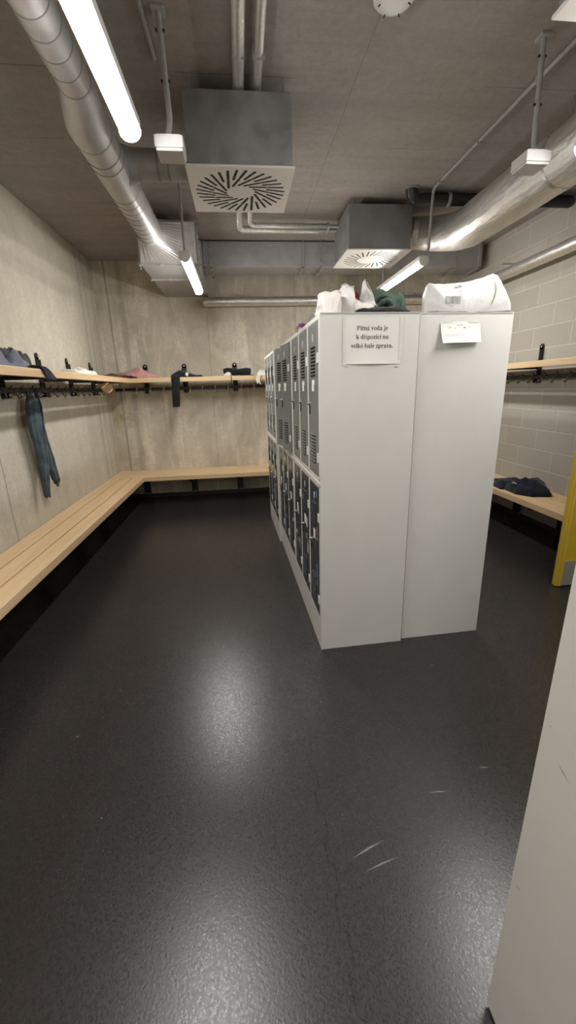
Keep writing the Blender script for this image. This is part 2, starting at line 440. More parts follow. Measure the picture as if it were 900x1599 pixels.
# ------------------------------------------------------------------ shelves with hook rails
TH = .055
def shelf_bracket(parent, wall, p, depth):
    b = B(); z0, z1 = SZ - .19, SZ + .185
    def q(al, off): # along wall, off the wall
        return {'left': (XL + off, p + al), 'right': (XR - off, p + al), 'back': (p + al, YB - off)}[wall]
    def bx(a0, a1, o0, o1, za, zb):
        P, Q = q(a0, o0), q(a1, o1); box(b, min(P[0], Q[0]), max(P[0], Q[0]), min(P[1], Q[1]), max(P[1], Q[1]), za, zb, bev=.002)
    bx(-.03, .03, .0005, .009, z0, z1 - .03)
    # rounded head with a screw hole
    if wall == 'back': a, c = (p, YB - .0005, z1 - .031), (p, YB - .009, z1 - .031)
    elif wall == 'left': a, c = (XL + .0005, p, z1 - .031), (XL + .009, p, z1 - .031)
    else: a, c = (XR - .0005, p, z1 - .031), (XR - .009, p, z1 - .031)
    tube(b, [a, c], .03, 20)
    bx(-.03, -.022, .009, .045, z0, z1 - .06)
    bx(-.012, .012, .009, depth - .033, SZ - .060, SZ - .0205)
    bx(-.012, .012, .009, .055, z0, z0 + .06)
    o = obj('bracket', b, M_black, parent)
    b = B(); d_ = (Vector(c) - Vector(a)).normalized(); tube(b, [Vector(c), Vector(c) + d_ * .004], .009, 12); obj('screw', b, M_steel, o)

def hook_mesh(wall, al):
    b = B(); z = SZ - .125
    def q(off, zz, da=0.0): return {'left': (XL + off, al + da, zz), 'right': (XR - off, al + da, zz), 'back': (al + da, YB - off, zz)}[wall]
    tube(b, smooth_path([q(.068, z + .005), q(.085, z + .002), q(.103, z - .02), q(.108, z - .045), q(.115, z - .062), q(.130, z - .060), q(.137, z - .045)], 4), .009 if wall == 'back' else .0055, 8)
    t = bmesh.new(); bmesh.ops.create_uvsphere(t, u_segments=10, v_segments=8, radius=.012 if wall == 'back' else .008, matrix=Matrix.Translation(q(.138, z - .042))); add(b, t, 1)
    tube(b, smooth_path([q(.068, z + .008), q(.078, z + .024), q(.086, z + .028)], 3), .0055, 8)
    return b

def shelf(label, wall, planks, m, brs, rail, hooks, depth, loc):
    t = thing('wall_shelf', label, 'shelf', loc)
    for p in planks:
        b = B(); box(b, *p[:4], SZ - p[4], SZ, bev=.004); obj('plank', b, m, t)
    for p in brs: shelf_bracket(t, wall, p, depth)
    b = B()
    if wall == 'back': box(b, rail[0], rail[1], YB - .068, YB - .055, SZ - .152, SZ - .112, bev=.002)
    elif wall == 'left': box(b, XL + .055, XL + .068, rail[0], rail[1], SZ - .152, SZ - .112, bev=.002)
    else: box(b, XR - .068, XR - .055, rail[0], rail[1], SZ - .152, SZ - .112, bev=.002)
    r = obj('hook_rail', b, M_black, t)
    for h in hooks: obj('hook', hook_mesh(wall, h), [M_steel if wall == 'back' else M_hook, M_steel], r, 40)
    return t
SD = .400
SLATS = ((.100, .220, .020), (.252, .336, .020), (.368, SD, TH))     # two thin slats and a front board on edge: from, to (off the wall), thickness
ls = shelf('pine slatted shelf with dark coat hooks along the left wall', 'left',
           [(XL + a, XL + c, -1.2, YB - SD - .002, th) for a, c, th in SLATS], M_wood_y,
           (.7, 1.37, 2.04, 2.71, 3.38, 4.03, 4.68, 5.355), (-1.1, YB - .45), [2.38 + .165 * k for k in range(19)], SD, (XL, 3, SZ))
b = B(); tube(b, [(XL + .275, 4.99, SZ - .112), (XL + .268, 5.01, SZ - .112)], .058, 32); tube(b, [(XL + .271, 5.0, SZ - .06), (XL + .271, 5.0, SZ - .018)], .008, 8)
tube(b, [(XL + .2765, 4.986, SZ - .112), (XL + .275, 4.99, SZ - .112)], .052, 28)
o = obj('wooden_disc', b, M_wood_end, ls, 40); o['label'] = 'round pale wooden disc under the shelf corner'
shelf('pine slatted shelf with coat hooks across the back wall', 'back',
      [(XL + .010, XR - SD - .02, YB - c, YB - a, th) for a, c, th in SLATS], M_wood_x,
      (-1.24, -.727, -.051, .62, 1.3, 1.97), (XL + .1, 2.5), [-1.53, -1.36, -1.187, -1.01, -.84, -.662, -.499, -.326, -.152, .023, .199, .359, .53, .70], SD, (0, YB, SZ))
shelf('pine slatted shelf with double coat hooks on the block wall', 'right',
      [(XR - c, XR - a, 2.60, YB - .01, th) for a, c, th in SLATS], M_wood_y,
      (2.85, 4.08, 5.3), (2.65, YB - .1), [2.9 + .165 * k for k in range(14)], SD, (XR, 4, SZ))

# ------------------------------------------------------------------ lockers
LW, LD, LH = .905, .487, 1.80
Z0, Z1, Z2, Z3 = .197, .962, 1.017, 1.775
PO = .040                                   # post width
CW = (LW - PO) / 3                          # column pitch
def cabinet_body():
    b = B(); t = .012
    box(b, -.0004, LD, 0, t, 0, LH, bev=.0008); box(b, -.0004, LD, LW - t, LW, 0, LH, bev=.0008)
    box(b, .004, LD, 0, LW, LH - .012, LH, bev=.0015); box(b, LD - .008, LD, t, LW - t, .02, LH - .012); box(b, .02, LD, t, LW - t, Z0 - .03, Z0 - .018)
    box(b, 0, .016, .011, LW - .011, 0, Z0, bev=.002)                       # plinth fascia
    box(b, 0, .016, .011, LW - .011, Z1, Z2, bev=.002); box(b, -.003, .004, .002, LW - .002, Z1 + .02, Z1 + .032, bev=.001); box(b, 0, .016, .011, LW - .011, Z3, LH - .011, bev=.002)
    for i in range(4): box(b, 0, .018, max(i * CW, .011), min(i * CW + PO, LW - .011), Z0, Z3, bev=.0015)
    for i in (1, 2): box(b, .018, LD - .008, i * CW + .006, i * CW + .018, Z0 - .018, LH - .012)
    box(b, .02, LD - .008, t, LW - t, Z1 + .01, Z1 + .022)
    return b

DW = CW - PO - .004
def door_mesh(h):
    """local: hinge edge at y=0, free edge at y=DW, front at x=0 facing -x, z from 0"""
    b = B(); box(b, 0, .016, 0, DW, 0, h, 0, bev=.002)
    c = DW * .5
    for za, zb in ((h - .243, h - .112), (.065, .205)):
        n = 9; st = (zb - za) / (n - 1)
        for k in range(n):
            z = za + st * k
            box(b, -.0012, .001, c - .055, c + .055, z - .0055, z + .0035, 1)      # dark slot
            box(b, -.007, .001, c - .054, c + .054, z + .0035, z + .0075, 0, M=None)
    return b
def door_lock():
    b = B(); t = bmesh.new(); bmesh.ops.create_uvsphere(t, u_segments=14, v_segments=8, radius=.009, matrix=Matrix.Translation((-.008, DW - .028, 0)) @ Matrix.Diagonal((.8, 1, 1, 1))); add(b, t, 1)
    tube(b, [(-.010, DW - .028, 0), (.002, DW - .028, 0)], .010, 14, mi=1); box(b, -.003, .001, DW - .042, DW - .014, -.055, -.012, 0, bev=.001)
    return b
def emblem():
    b = B(); t = bmesh.new(); bmesh.ops.create_circle(t, cap_ends=True, segments=20, radius=1, matrix=Matrix.Translation((-.0015, DW * .5, 0)) @ Matrix.Diagonal((1, .012, .021, 1)) @ Matrix.Rotation(PI / 2, 4, 'Y'))
    r = bmesh.ops.extrude_face_region(t, geom=t.faces[:]); 
    for v in [e for e in r['geom'] if isinstance(e, bmesh.types.BMVert)]: v.co.x += .003
    bmesh.ops.recalc_face_normals(t, faces=t.faces[:]); add(b, t)
    return b
M_card = plain('white_name_card', (.78, .78, .76), .6)
M_emb = plain('pale_number_plate', (.55, .60, .66), .3, .2)
STICK_REFLECT = [plain('sticker_reflection_' + n, c, .35) for n, c in (('white', (.62, .62, .60)), ('blue', (.10, .18, .33)), ('brown', (.22, .13, .07)), ('pale_grey', (.36, .39, .41)), ('rose', (.42, .20, .24)), ('black', (.012, .012, .013)))]  # colours for stickers and for reflections painted on the lower doors

def locker(label, loc, rz, group, ajar=(), sticker_reflections=True, facing='left'):
    t = thing('locker_cabinet', label, 'locker', loc, rz, group); t['_local'] = 1
    obj('body', cabinet_body(), M_white, t)
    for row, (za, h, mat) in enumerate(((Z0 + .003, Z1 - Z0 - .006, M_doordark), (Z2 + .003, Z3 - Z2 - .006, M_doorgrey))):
        for c in range(3):
            y0 = c * CW + PO + .002
            dr = obj('door', door_mesh(h), [mat, M_slot], t)
            dr.location = (-.001, y0, za)
            a = dict(ajar).get((row, c), 0)
            if a:
                dr.rotation_euler = (0, 0, a); dr.location = (-.012, y0, za)
            dr['_local'] = 1
            o = obj('lock', door_lock(), [M_slot, M_steel], dr, 40); o.location = (0, 0, h * (.49 if row else .53))
            o = obj('number_plate', emblem(), M_emb, dr); o.location = (0, 0, h - .065)
            b = B(); cw = R.uniform(.020, .026); zc = h - .292; box(b, -.0015, .0005, DW * .5 - cw, DW * .5 + cw, zc - .028, zc + .028, bev=.0004)
            if row and c < 2: box(b, -.0022, .0005, DW * .5 - cw - .014, DW * .5 - cw + .004, zc + .004, zc + .024, bev=.0004)
            obj('name_card', b, M_card, dr)
            for z in (h - .165, .10):
                b = B(); box(b, -.004, .003, -.008, .020, z - .024, z + .024, bev=.001); obj('hinge', b, M_white, dr)
            if sticker_reflections and row == 0:  # random patches: partly stickers, partly reflections put in as colour
                for _ in range(6 if c < 2 else 4):
                    b = B(); y = R.uniform(.03, DW - .05); z = R.uniform(h * .18, h - .06); sw, sh = R.uniform(.010, .028), R.uniform(.008, .035)
                    if abs(y - DW / 2) < .06 and z > h - .26: z = h - .05 + R.uniform(-.02, .02)
                    if R.random() < .35: z = h * .42 + R.uniform(-.09, .09)
                    a0 = R.uniform(-.25, .25)
                    box(b, -.0009, .0004, -sw, sw, -sh, sh, M=Matrix.Translation((0, y, z)) @ Matrix.Rotation(a0, 4, 'X'))
                    obj('sticker', b, R.choice(STICK_REFLECT), dr)
            del dr['_local']
    return t
FL = Vector((.386, 2.027, 0)); LA = math.radians(1.68)
ux = Vector((math.cos(LA), math.sin(LA), 0)); uy = Vector((-math.sin(LA), math.cos(LA), 0))
L1 = locker('white locker cabinet with grey doors, its end panel bearing the typed notice', FL, LA, 'lockers facing the left aisle')
L2 = locker('white locker cabinet with two upper doors ajar, middle of the row on the left aisle', FL + uy * (LW + .002), LA, 'lockers facing the left aisle', ajar={(1, 0): math.radians(6), (1, 1): math.radians(8.5)}.items())
L3 = locker('farthest white locker cabinet on the left aisle, nearest the back bench', FL + uy * (2 * LW + .004) - ux * .018, LA, 'lockers facing the left aisle')
Rb = FL + ux * (2 * LD + .012) + uy * .02
for k, lab in enumerate(('white locker cabinet facing the yellow door side, its end panel bearing the curled notice',
                         'white locker cabinet standing directly behind the one with the curled notice',
                         'white locker cabinet at the far end of the row behind the curled notice')):
    locker(lab, Rb + uy * ((k + 1) * LW + k * .002), LA + PI, 'lockers facing the right aisle', sticker_reflections=False)
# the cabinet close to the camera on the right, blank side towards us
NP = locker('pale locker cabinet close at the right edge with a scratched blank side', (.513 + LW, .563 - LD, 0), PI / 2, None, sticker_reflections=False)
b = B(); 
for (ya, za), (yc, zc2), wd in (((.517, .806), (.485, .793), .0009), ((.549, .437), (.535, .441), .0009), ((.545, .86), (.547, .855), .0015)):
    poly(b, [(.5125, ya, za), (.5125, (ya + yc) / 2, (za + zc2) / 2 - wd), (.5125, yc, zc2), (.5125, (ya + yc) / 2, (za + zc2) / 2 + wd)])
del NP['_local']
obj('scratch', b, M_ink, NP)
NP.location.x += .002; NP.location.y -= .004; NP.rotation_euler = (math.radians(.7), 0, PI / 2)      # it stands a touch out of plumb
for o in list(bpy.data.objects):
    if '_local' in o: del o['_local']

# ------------------------------------------------------------------ notices
class Glyphs:
    """Bold serif letters drawn from stems, hairlines and bowls; units: em."""
    def __init__(s): s.bm = B()
    def rect(s, x0, y0, x1, y1): s.q.append([(x0, y0), (x1, y0), (x1, y1), (x0, y1)])
    def poly(s, *p): s.q.append(list(p))
    def ring(s, cx, cy, rx, ry, tx=.115, ty=.04, a0=0, a1=360, n=18):
        A = [math.radians(a0 + (a1 - a0) * k / n) for k in range(n + 1)]
        o = [(cx + rx * math.cos(a), cy + ry * math.sin(a)) for a in A]; i = [(cx + (rx - tx) * math.cos(a), cy + (ry - ty) * math.sin(a)) for a in A]
        for k in range(n): s.q.append([i[k], o[k], o[k + 1], i[k + 1]])
    def disc(s, cx, cy, r): s.q.append([(cx + r * math.cos(k * PI / 6), cy + r * math.sin(k * PI / 6)) for k in range(12)])
    def stem(s, x, y0, y1, w=.125, foot=True, head=True):
        s.rect(x, y0, x + w, y1)
        if foot: s.rect(x - .05, y0, x + w + .05, y0 + .03)
        if head: s.poly((x - .06, y1 - .035), (x, y1 - .06), (x, y1), (x - .06, y1 - .005))
    def acute(s, x): s.poly((x, .52), (x + .05, .52), (x + .17, .67), (x + .05, .68))
    def glyph(s, ch):
        s.q = []
        base = {'á': 'a', 'í': 'i', 'é': 'e'}.get(ch, ch)
        if base == 'P':
            s.rect(.07, 0, .21, .66); s.rect(.01, 0, .28, .03); s.rect(.01, .63, .25, .66); s.ring(.27, .475, .28, .185, .13, .035, -90, 90); s.rect(.2, .29, .28, .325); s.rect(.2, .625, .28, .66); w = .61
        elif base == 'i':
            s.stem(.07, 0, .46); w = .278
            if ch == 'i': s.disc(.13, .60, .075)
            else: s.acute(.09)
        elif base == 't':
            s.rect(.08, .08, .205, .58); s.rect(.01, .42, .31, .46); s.ring(.205, .11, .125, .12, .125, .045, 180, 300); w = .333
        elif base in 'nh':
            s.stem(.06, 0, .46 if base == 'n' else .67); s.ring(.30, .30, .19, .17, .125, .05, 0, 160); s.stem(.365, 0, .31, head=False); w = .556
        elif base == 'a':
            s.ring(.20, .13, .17, .14, .12, .04, 60, 330); s.rect(.30, .05, .42, .34); s.ring(.24, .32, .18, .15, .12, .04, 0, 165); s.disc(.10, .35, .06); s.poly((.30, .0), (.49, .0), (.49, .045), (.40, .06)); w = .5
            if ch == 'á': s.acute(.19)
        elif base == 'v':
            s.poly((.05, .46), (.20, .46), (.30, .13), (.24, -.01)); s.poly((.24, -.01), (.30, -.01), (.44, .46), (.38, .46)); s.rect(.0, .43, .25, .46); s.rect(.32, .43, .49, .46); w = .5
        elif base == 'o': s.ring(.25, .23, .225, .24); w = .5
        elif base == 'd': s.ring(.22, .23, .195, .24, .12, .04, 40, 320); s.stem(.33, 0, .67, foot=False); s.rect(.33, 0, .52, .035); w = .556
        elif base == 'j': s.stem(.10, -.12, .46, foot=False); s.ring(.09, -.11, .135, .10, .10, .04, 180, 360); s.disc(.165, .60, .075); w = .333
        elif base == 'e':
            s.ring(.22, .23, .20, .24, .12, .04, 0, 320); s.rect(.10, .215, .42, .25); w = .444
            if ch == 'é': s.acute(.17)
        elif base == 'k':
            s.stem(.06, 0, .67); s.poly((.18, .20), (.22, .17), (.42, .43), (.34, .43)); s.poly((.24, .25), (.33, .32), (.52, .0), (.37, .0)); s.rect(.29, .43, .50, .46); s.rect(.33, 0, .55, .03); w = .556
        elif base == 's': s.ring(.19, .345, .16, .125, .11, .05, 30, 270); s.ring(.20, .12, .16, .13, .11, .05, -150, 90); w = .389
        elif base == 'p': s.stem(.06, -.20, .46); s.ring(.30, .23, .20, .24, .12, .04, -140, 140); w = .556
        elif base == 'z': s.rect(.03, .40, .41, .46); s.rect(.02, 0, .42, .06); s.poly((.02, .03), (.16, .03), (.41, .43), (.27, .43)); s.rect(.03, .33, .06, .46); s.rect(.39, 0, .42, .14); w = .444
        elif base == 'c': s.ring(.23, .23, .205, .24, .12, .04, 45, 315); s.disc(.36, .35, .06); w = .444
        elif base == 'l': s.stem(.07, 0, .67); w = .278
        elif base == 'r': s.stem(.06, 0, .46); s.ring(.29, .30, .16, .16, .10, .06, 40, 160); s.disc(.37, .39, .07); w = .444
        elif base == '.': s.disc(.12, .07, .075); w = .25
        else: w = .25
        return s.q, w
    def line(s, text, cx, z, width, em, tr):
        parts = [s.glyph(c) for c in text]; total = sum(w for _, w in parts); k = width / total; x = cx - width / 2
        for q, w in parts:
            for pl in q:
                try: f = s.bm.faces.new([s.bm.verts.new(tr(x + px * k, z + pz * em)) for px, pz in pl])
                except ValueError: pass
            x += w * k

def face_pt(lx, z, off): p = FL + ux * lx - uy * off; return Vector((p.x, p.y, z))
t = thing('paper_notice', 'landscape white notice with three typed lines taped to the left locker end', 'notice', face_pt(.257, 1.573, .002))
b = B(); n = 12
def sheet_pt(u, v, off=0):   # u,v in 0..1; slight curl at the lower edge
    lx = .114 + .286 * u; z = 1.778 - .205 * v - .003 * u * v
    curl = .0015 + .010 * max(0, v - .75) ** 1.5 * 4 * math.sin(PI * min(1, u * 1.05)) + .0008 * math.sin(u * 9 + v * 4)
    return face_pt(lx, z, curl + off)
rows = [[sheet_pt(i / n, j / n) for i in range(n + 1)] for j in range(n + 1)]
rb = [[sheet_pt(i / n, j / n, -.0006) for i in range(n + 1)] for j in range(n + 1)]
def grid(bm, rows, mi=0, flip=False):
    V = [[bm.verts.new(p) for p in r] for r in rows]
    for j in range(len(V) - 1):
        for i in range(len(V[0]) - 1):
            q = (V[j][i], V[j][i + 1], V[j + 1][i + 1], V[j + 1][i]); f = bm.faces.new(q[::-1] if flip else q); f.material_index = mi
grid(b, rows, flip=True); grid(b, rb)
obj('sheet', b, M_paper, t, 0)
gl = Glyphs()
def on_sheet(x, z):
    u = (x - .114) / .286; v = (1.778 - z) / .205
    return sheet_pt(u, v, .0006)
gl.line('Pitná voda je', .254, 1.722, .152, .030, on_sheet)
gl.line('k dispozici na', .254, 1.684, .159, .030, on_sheet)
gl.line('velké hale zprava.', .254, 1.645, .209, .030, on_sheet)
bmesh.ops.recalc_face_normals(gl.bm, faces=gl.bm.faces[:])
obj('typed_text', gl.bm, M_ink, t)
for (u0, u1, v0, v1) in ((.955, 1.02, -.04, .9), (-.012, .025, .0, .95), (-.01, .06, .93, 1.03)):
    b = B(); grid(b, [[sheet_pt(u, v, .0009) for u in (u0, u1)] for v in [v0 + (v1 - v0) * k / 6 for k in range(7)]], flip=True); obj('tape_strip', b, M_tape, t)
for lx, z in ((.128, 1.562), (.378, 1.556)):
    b = B(); q = face_pt(lx, z, .001)
    box(b, -.009, .009, -.0004, .0008, -.0022, .0022, M=Matrix.Translation(q) @ Matrix.Rotation(LA, 4, 'Z')); o = obj('tape_scrap', b, M_tape if lx < .2 else M_inkgrey, t)

def face2(lx, z, off): return face_pt(lx, z, off - .02)
t = thing('paper_notice', 'small white notice curling away from the right locker end, faint print', 'notice', face2(.705, 1.668, .002))
def sheet2(u, v, off=0):
    lx = .602 + .207 * u + .004 * v; z = 1.757 - .098 * v + .004 * u
    return face2(lx, z, .0035 + .030 * max(0, v) ** 1.6 * (1 - .35 * u) + .002 * math.sin(u * 6) + off)
b = B(); grid(b, [[sheet2(i / 12, j / 10) for i in range(13)] for j in range(11)], flip=True); grid(b, [[sheet2(i / 12, j / 10, -.0006) for i in range(13)] for j in range(11)])
obj('sheet', b, M_paper, t, 0)
b = B()
def dash(u0, u1, v, h): grid(b, [[sheet2(u0 + (u1 - u0) * k / 6, vv, .0007) for k in range(7)] for vv in (v - h, v + h)], flip=True)
dash(.18, .27, .28, .008); dash(.40, .56, .17, .012); dash(.33, .37, .30, .012); dash(.57, .63, .29, .03); dash(.66, .76, .27, .008); dash(.2, .24, .22, .008)
for v in (.60, .66): dash(.08, .60, v, .005)
dash(.08, .5, .74, .004)
obj('printed_text', b, M_inkgrey, t)
for (u0, u1, v0, v1) in ((.05, .3, -.05, .06), (.7, .98, -.05, .07)):
    b = B(); grid(b, [[sheet2(u, v, .0008) for u in (u0, u1)] for v in (v0, v1)], flip=True); obj('tape_strip', b, M_tape, t)

# ------------------------------------------------------------------ bags and cloth
def loft_bag(profile, yc, depth, p=4.0, amp=.012, sc=14, slices=14, seed=0, base=LH):
    """silhouette polygon (x,z) inflated along y; rests on base"""
    P = []; n = len(profile)
    for i in range(n):                       # resample the closed outline
        a = Vector(profile[i]); c = Vector(profile[(i + 1) % n]); m = max(2, int((c - a).length / .012))
        for k in range(m): P.append(a.lerp(c, k / m))
    cx = sum(q.x for q in P) / len(P); zb = base
    rings = []
    for s in range(slices + 1):
        u = -1 + 2 * s / slices
        u = math.copysign(1 - (1 - abs(u)) ** 1.6, u)
        k = max(.04, (1 - abs(u) ** p) ** (1 / p)) if abs(u) < 1 else .04
        ring = []
        for q in P:
            x = cx + (q.x - cx) * (.25 + .75 * k); z = zb + (q.y - zb) * k; y = yc + u * depth / 2
            d = Vector((fbm((x + seed, y, z), sc), fbm((x, y + 7 + seed, z), sc), fbm((x, y, z + 13 + seed), sc))) * amp
            v = Vector((x, y, z)) + d
            v.z = max(v.z, base + .0012)
            ring.append(v)
        rings.append(ring)
    b = B(); rings_mesh(b, rings); return b

t = thing('plastic_bag', 'large white plastic bag printed with a barcode on the right locker top', 'bag', (1.20, 2.24, LH))
prof = [(.900, 1.80), (.902, 1.84), (.907, 1.88), (.910, 1.922), (.918, 1.934), (.94, 1.930), (1.016, 1.929), (1.08, 1.935), (1.143, 1.945), (1.19, 1.957), (1.228, 1.970), (1.25, 1.962), (1.272, 1.938), (1.296, 1.90), (1.325, 1.845), (1.338, 1.80)]
bm_ = loft_bag(prof, 2.20, .26, 9, .006, 11, 18, 1)
for v_ in bm_.verts: v_.co.x = .900 + (v_.co.x - .900) * 1.075; v_.co.z = LH + (v_.co.z - LH) * 1.03
for v_ in bm_.verts: v_.co.x += .35 * max(0, v_.co.y - 2.07) * (1 if v_.co.x < 1.12 else .2)
obj('bag_body', bm_, M_bag, t, 0)
body_front = 2.07
b = B(); x = 1.008; k = 0
for row_z0, row_z1 in ((1.838, 1.872),):
    while x < 1.083:
        wd = R.choice((.0022, .0035, .005)); box(b, x, x + wd, body_front - .0235, body_front - .0225, row_z0, row_z1); x += wd + R.choice((.0018, .0028))
box(b, 1.03, 1.055, body_front - .0235, body_front - .0225, 1.830, 1.833)
box(b, 1.05, 1.068, body_front - .0235, body_front - .0225, 1.908, 1.912); box(b, 1.07, 1.083, body_front - .0235, body_front - .0225, 1.911, 1.918)
bar = obj('barcode_print', b, M_inkgrey, t)
# press the print onto the bag's skin
from mathutils.bvhtree import BVHTree
def press(o, target, off=.0008, axis=Vector((0, 1, 0))):
    bv = BVHTree.FromPolygons([v.co for v in target.data.vertices], [tuple(p.vertices) for p in target.data.polygons])
    ys = [v.co.y for v in o.data.vertices]; mid = (min(ys) + max(ys)) / 2
    for v in o.data.vertices:
        h = bv.ray_cast(Vector((v.co.x, v.co.y - .6, v.co.z)), axis)
        if h[0] is not None: v.co.y = h[0].y - (off if v.co.y < mid else -.0002)
press(bar, t.children[0])
b = B()   # the folded-over opening, pale green inside
P_ = smooth_path([(1.238, 0, 1.955), (1.270, 0, 1.928), (1.281, 0, 1.897), (1.268, 0, 1.866), (1.246, 0, 1.838)], 6)
for i_ in range(len(P_) - 1):
    s0, s1 = math.sin(PI * i_ / (len(P_) - 1)), math.sin(PI * (i_ + 1) / (len(P_) - 1))
    for k_ in range(4):
        w0, w1 = .020 * s0, .020 * s1
        q = [(P_[i_].x - w0 * k_ / 4, P_[i_].z), (P_[i_ + 1].x - w1 * k_ / 4, P_[i_ + 1].z), (P_[i_ + 1].x - w1 * (k_ + 1) / 4, P_[i_ + 1].z), (P_[i_].x - w0 * (k_ + 1) / 4, P_[i_].z)]
        if (Vector(q[0]) - Vector(q[3])).length > 1e-5 or (Vector(q[1]) - Vector(q[2])).length > 1e-5:
            poly(b, [(x_, 2.0 - .0001 * k_, z_) for x_, z_ in q])
bmesh.ops.remove_doubles(b, verts=b.verts[:], dist=1e-6)
fold = obj('bag_fold', b, M_handle_green, t, 0)
press(fold, t.children[0], .003)
for v_ in fold.data.vertices: v_.co.y -= .004
t = thing('plastic_bag', 'white carrier bag with upright handles over peach things on the left locker top', 'bag', (.61, 2.2, LH))
prof = [(.50, 1.80), (.503, 1.85), (.525, 1.905), (.528, 1.935), (.56, 1.943), (.585, 1.935), (.575, 1.905), (.60, 1.885), (.63, 1.868), (.66, 1.868), (.69, 1.86), (.705, 1.80)]
obj('bag_body', loft_bag(prof, 2.225, .19, 3, .008, 16, 12, 3), M_bagpeach, t, 0)
def handle(pts, wd, nrm):
    b = B(); P = smooth_path(pts, 5); rows = []
    for i, p in enumerate(P):
        s = i / (len(P) - 1); w_ = wd(s); k = .006 * math.sin(s * 9)
        rows.append([p + Vector((w_ * (u - .5) * 2, .012 * math.sin(u * 7 + s * 3) + k, .006 * math.sin(u * 5))) for u in (0, .2, .4, .6, .8, 1)])
    grid(b, rows); grid(b, [[q + Vector((0, .002, 0)) for q in r] for r in rows], flip=True); return b
obj('bag_handle', handle([(.66, 2.19, 1.86), (.655, 2.18, 1.91), (.64, 2.17, 1.962)], lambda s: .045 * (1 - s) + .008, None), M_bag, t, 0)
obj('bag_handle', handle([(.555, 2.20, 1.88), (.553, 2.19, 1.915), (.557, 2.185, 1.947)], lambda s: .035 + .006 * math.sin(s * 6), None), M_bag, t, 0)
b = B(); rings = [[Vector((.605 + .022 * k * math.cos(a), 2.215 + .02 * k * math.sin(a), 1.865 + .055 * s)) for a in [2 * PI * i / 12 for i in range(12)]] for s, k in ((0, 1.1), (.4, 1.2), (.75, .9), (1, .3))]
rings_mesh(b, rings); o = obj('bag_contents', b, M_maroon, t, 0); o['label'] = 'dark maroon cloth showing between the handles'

t = thing('plastic_bag', 'crumpled small white bag at the front left corner of the locker top', 'bag', (.45, 2.16, LH))
prof = [(.395, 1.80), (.393, 1.85), (.402, 1.895), (.425, 1.912), (.455, 1.908), (.485, 1.912), (.50, 1.905), (.497, 1.86), (.497, 1.80)]
obj('bag_body', loft_bag(prof, 2.15, .20, 2.5, .012, 18, 12, 9), M_bagpeach, t, 0)
def ribbon(pts, wd, wdir, amp=.008, th=.0025, seed=0):
    b = B(); P = smooth_path(pts, 6); rows = []
    for i_, p in enumerate(P):
        f = i_ / (len(P) - 1); w_ = wd * (1 - .4 * f + .25 * fbm((f * 3, seed, 0), 2)); r_ = []
        for k in range(9):
            u = k / 4 - 1; q = p + Vector(wdir) * (w_ * u)
            q = q + Vector((0, 0, amp * (math.sin(u * 5 + f * 7 + seed) + fbm((u * 2, f * 6, seed), 1.5)) * .6 + amp * .8))
            r_.append(q)
        rows.append(r_)
    grid(b, rows); grid(b, [[q - Vector((0, 0, th)) for q in r_] for r_ in rows], flip=True)
    return b
obj('bag_tail', ribbon([(.43, 2.18, 1.835), (.405, 2.28, 1.822), (.408, 2.38, 1.812), (.412, 2.46, 1.808)], .022, (1, 0, 0), .009, seed=1), M_bag, t, 0)

t = thing('crumpled_garment', 'purple cloth strap drooping over the locker edge behind the white bags', 'clothing', (.37, 2.40, LH))
obj('cloth', ribbon([(.45, 2.53, 1.808), (.40, 2.51, 1.812), (.362, 2.49, 1.808), (.344, 2.47, 1.785), (.342, 2.45, 1.762)], .022, (.25, .95, 0), .007, seed=3), M_purple, t, 0)
obj('strap', ribbon([(.42, 2.60, 1.806), (.385, 2.58, 1.812), (.355, 2.555, 1.806), (.345, 2.54, 1.792)], .012, (.25, .95, 0), .006, seed=6), M_purple, t, 0)

def pile(outline, H, z0, m, amp=.35, sc=9, seed=0, pw=2.4, rings_n=9, ridge=None):
    """a crumpled heap of cloth on a footprint [(x,y)...]; H may be a function of (x,y)"""
    n = 44; cx = sum(p[0] for p in outline) / len(outline); cy = sum(p[1] for p in outline) / len(outline)
    P = [Vector((*p, 0)) for p in outline]; S = []
    tot = sum((P[(i + 1) % len(P)] - P[i]).length for i in range(len(P)))
    for k in range(n):
        d_ = tot * k / n; i = 0
        while d_ > (P[(i + 1) % len(P)] - P[i]).length: d_ -= (P[(i + 1) % len(P)] - P[i]).length; i += 1
        S.append(P[i].lerp(P[(i + 1) % len(P)], d_ / max(1e-6, (P[(i + 1) % len(P)] - P[i]).length)))
    rings = [[Vector((p.x, p.y, z0)) for p in S]]
    for r in range(rings_n):
        f = (r / (rings_n - 1)); s = math.cos(f * PI / 2) ** .8 if f < 1 else .02
        ring = []
        for p in S:
            x = cx + (p.x - cx) * max(s, .02) * (1.0 if r else .995); y = cy + (p.y - cy) * max(s, .02)
            h = H(x, y) if callable(H) else H
            hh = h * min(1, (math.sin(f * PI / 2)) ** (2 / pw)) * (1 + amp * fbm((x + seed, y, seed), sc) + .5 * amp * math.sin((x * 1.3 + y) * sc * 3 + 4 * fbm((x, y, seed), 4)))
            j = .012 * fbm((x, y, seed + f * 2), sc * 2)
            ring.append(Vector((x + j, y - j, z0 + max(.002 + .004 * f, hh))))
        rings.append(ring)
    b = B(); rings_mesh(b, rings); return b

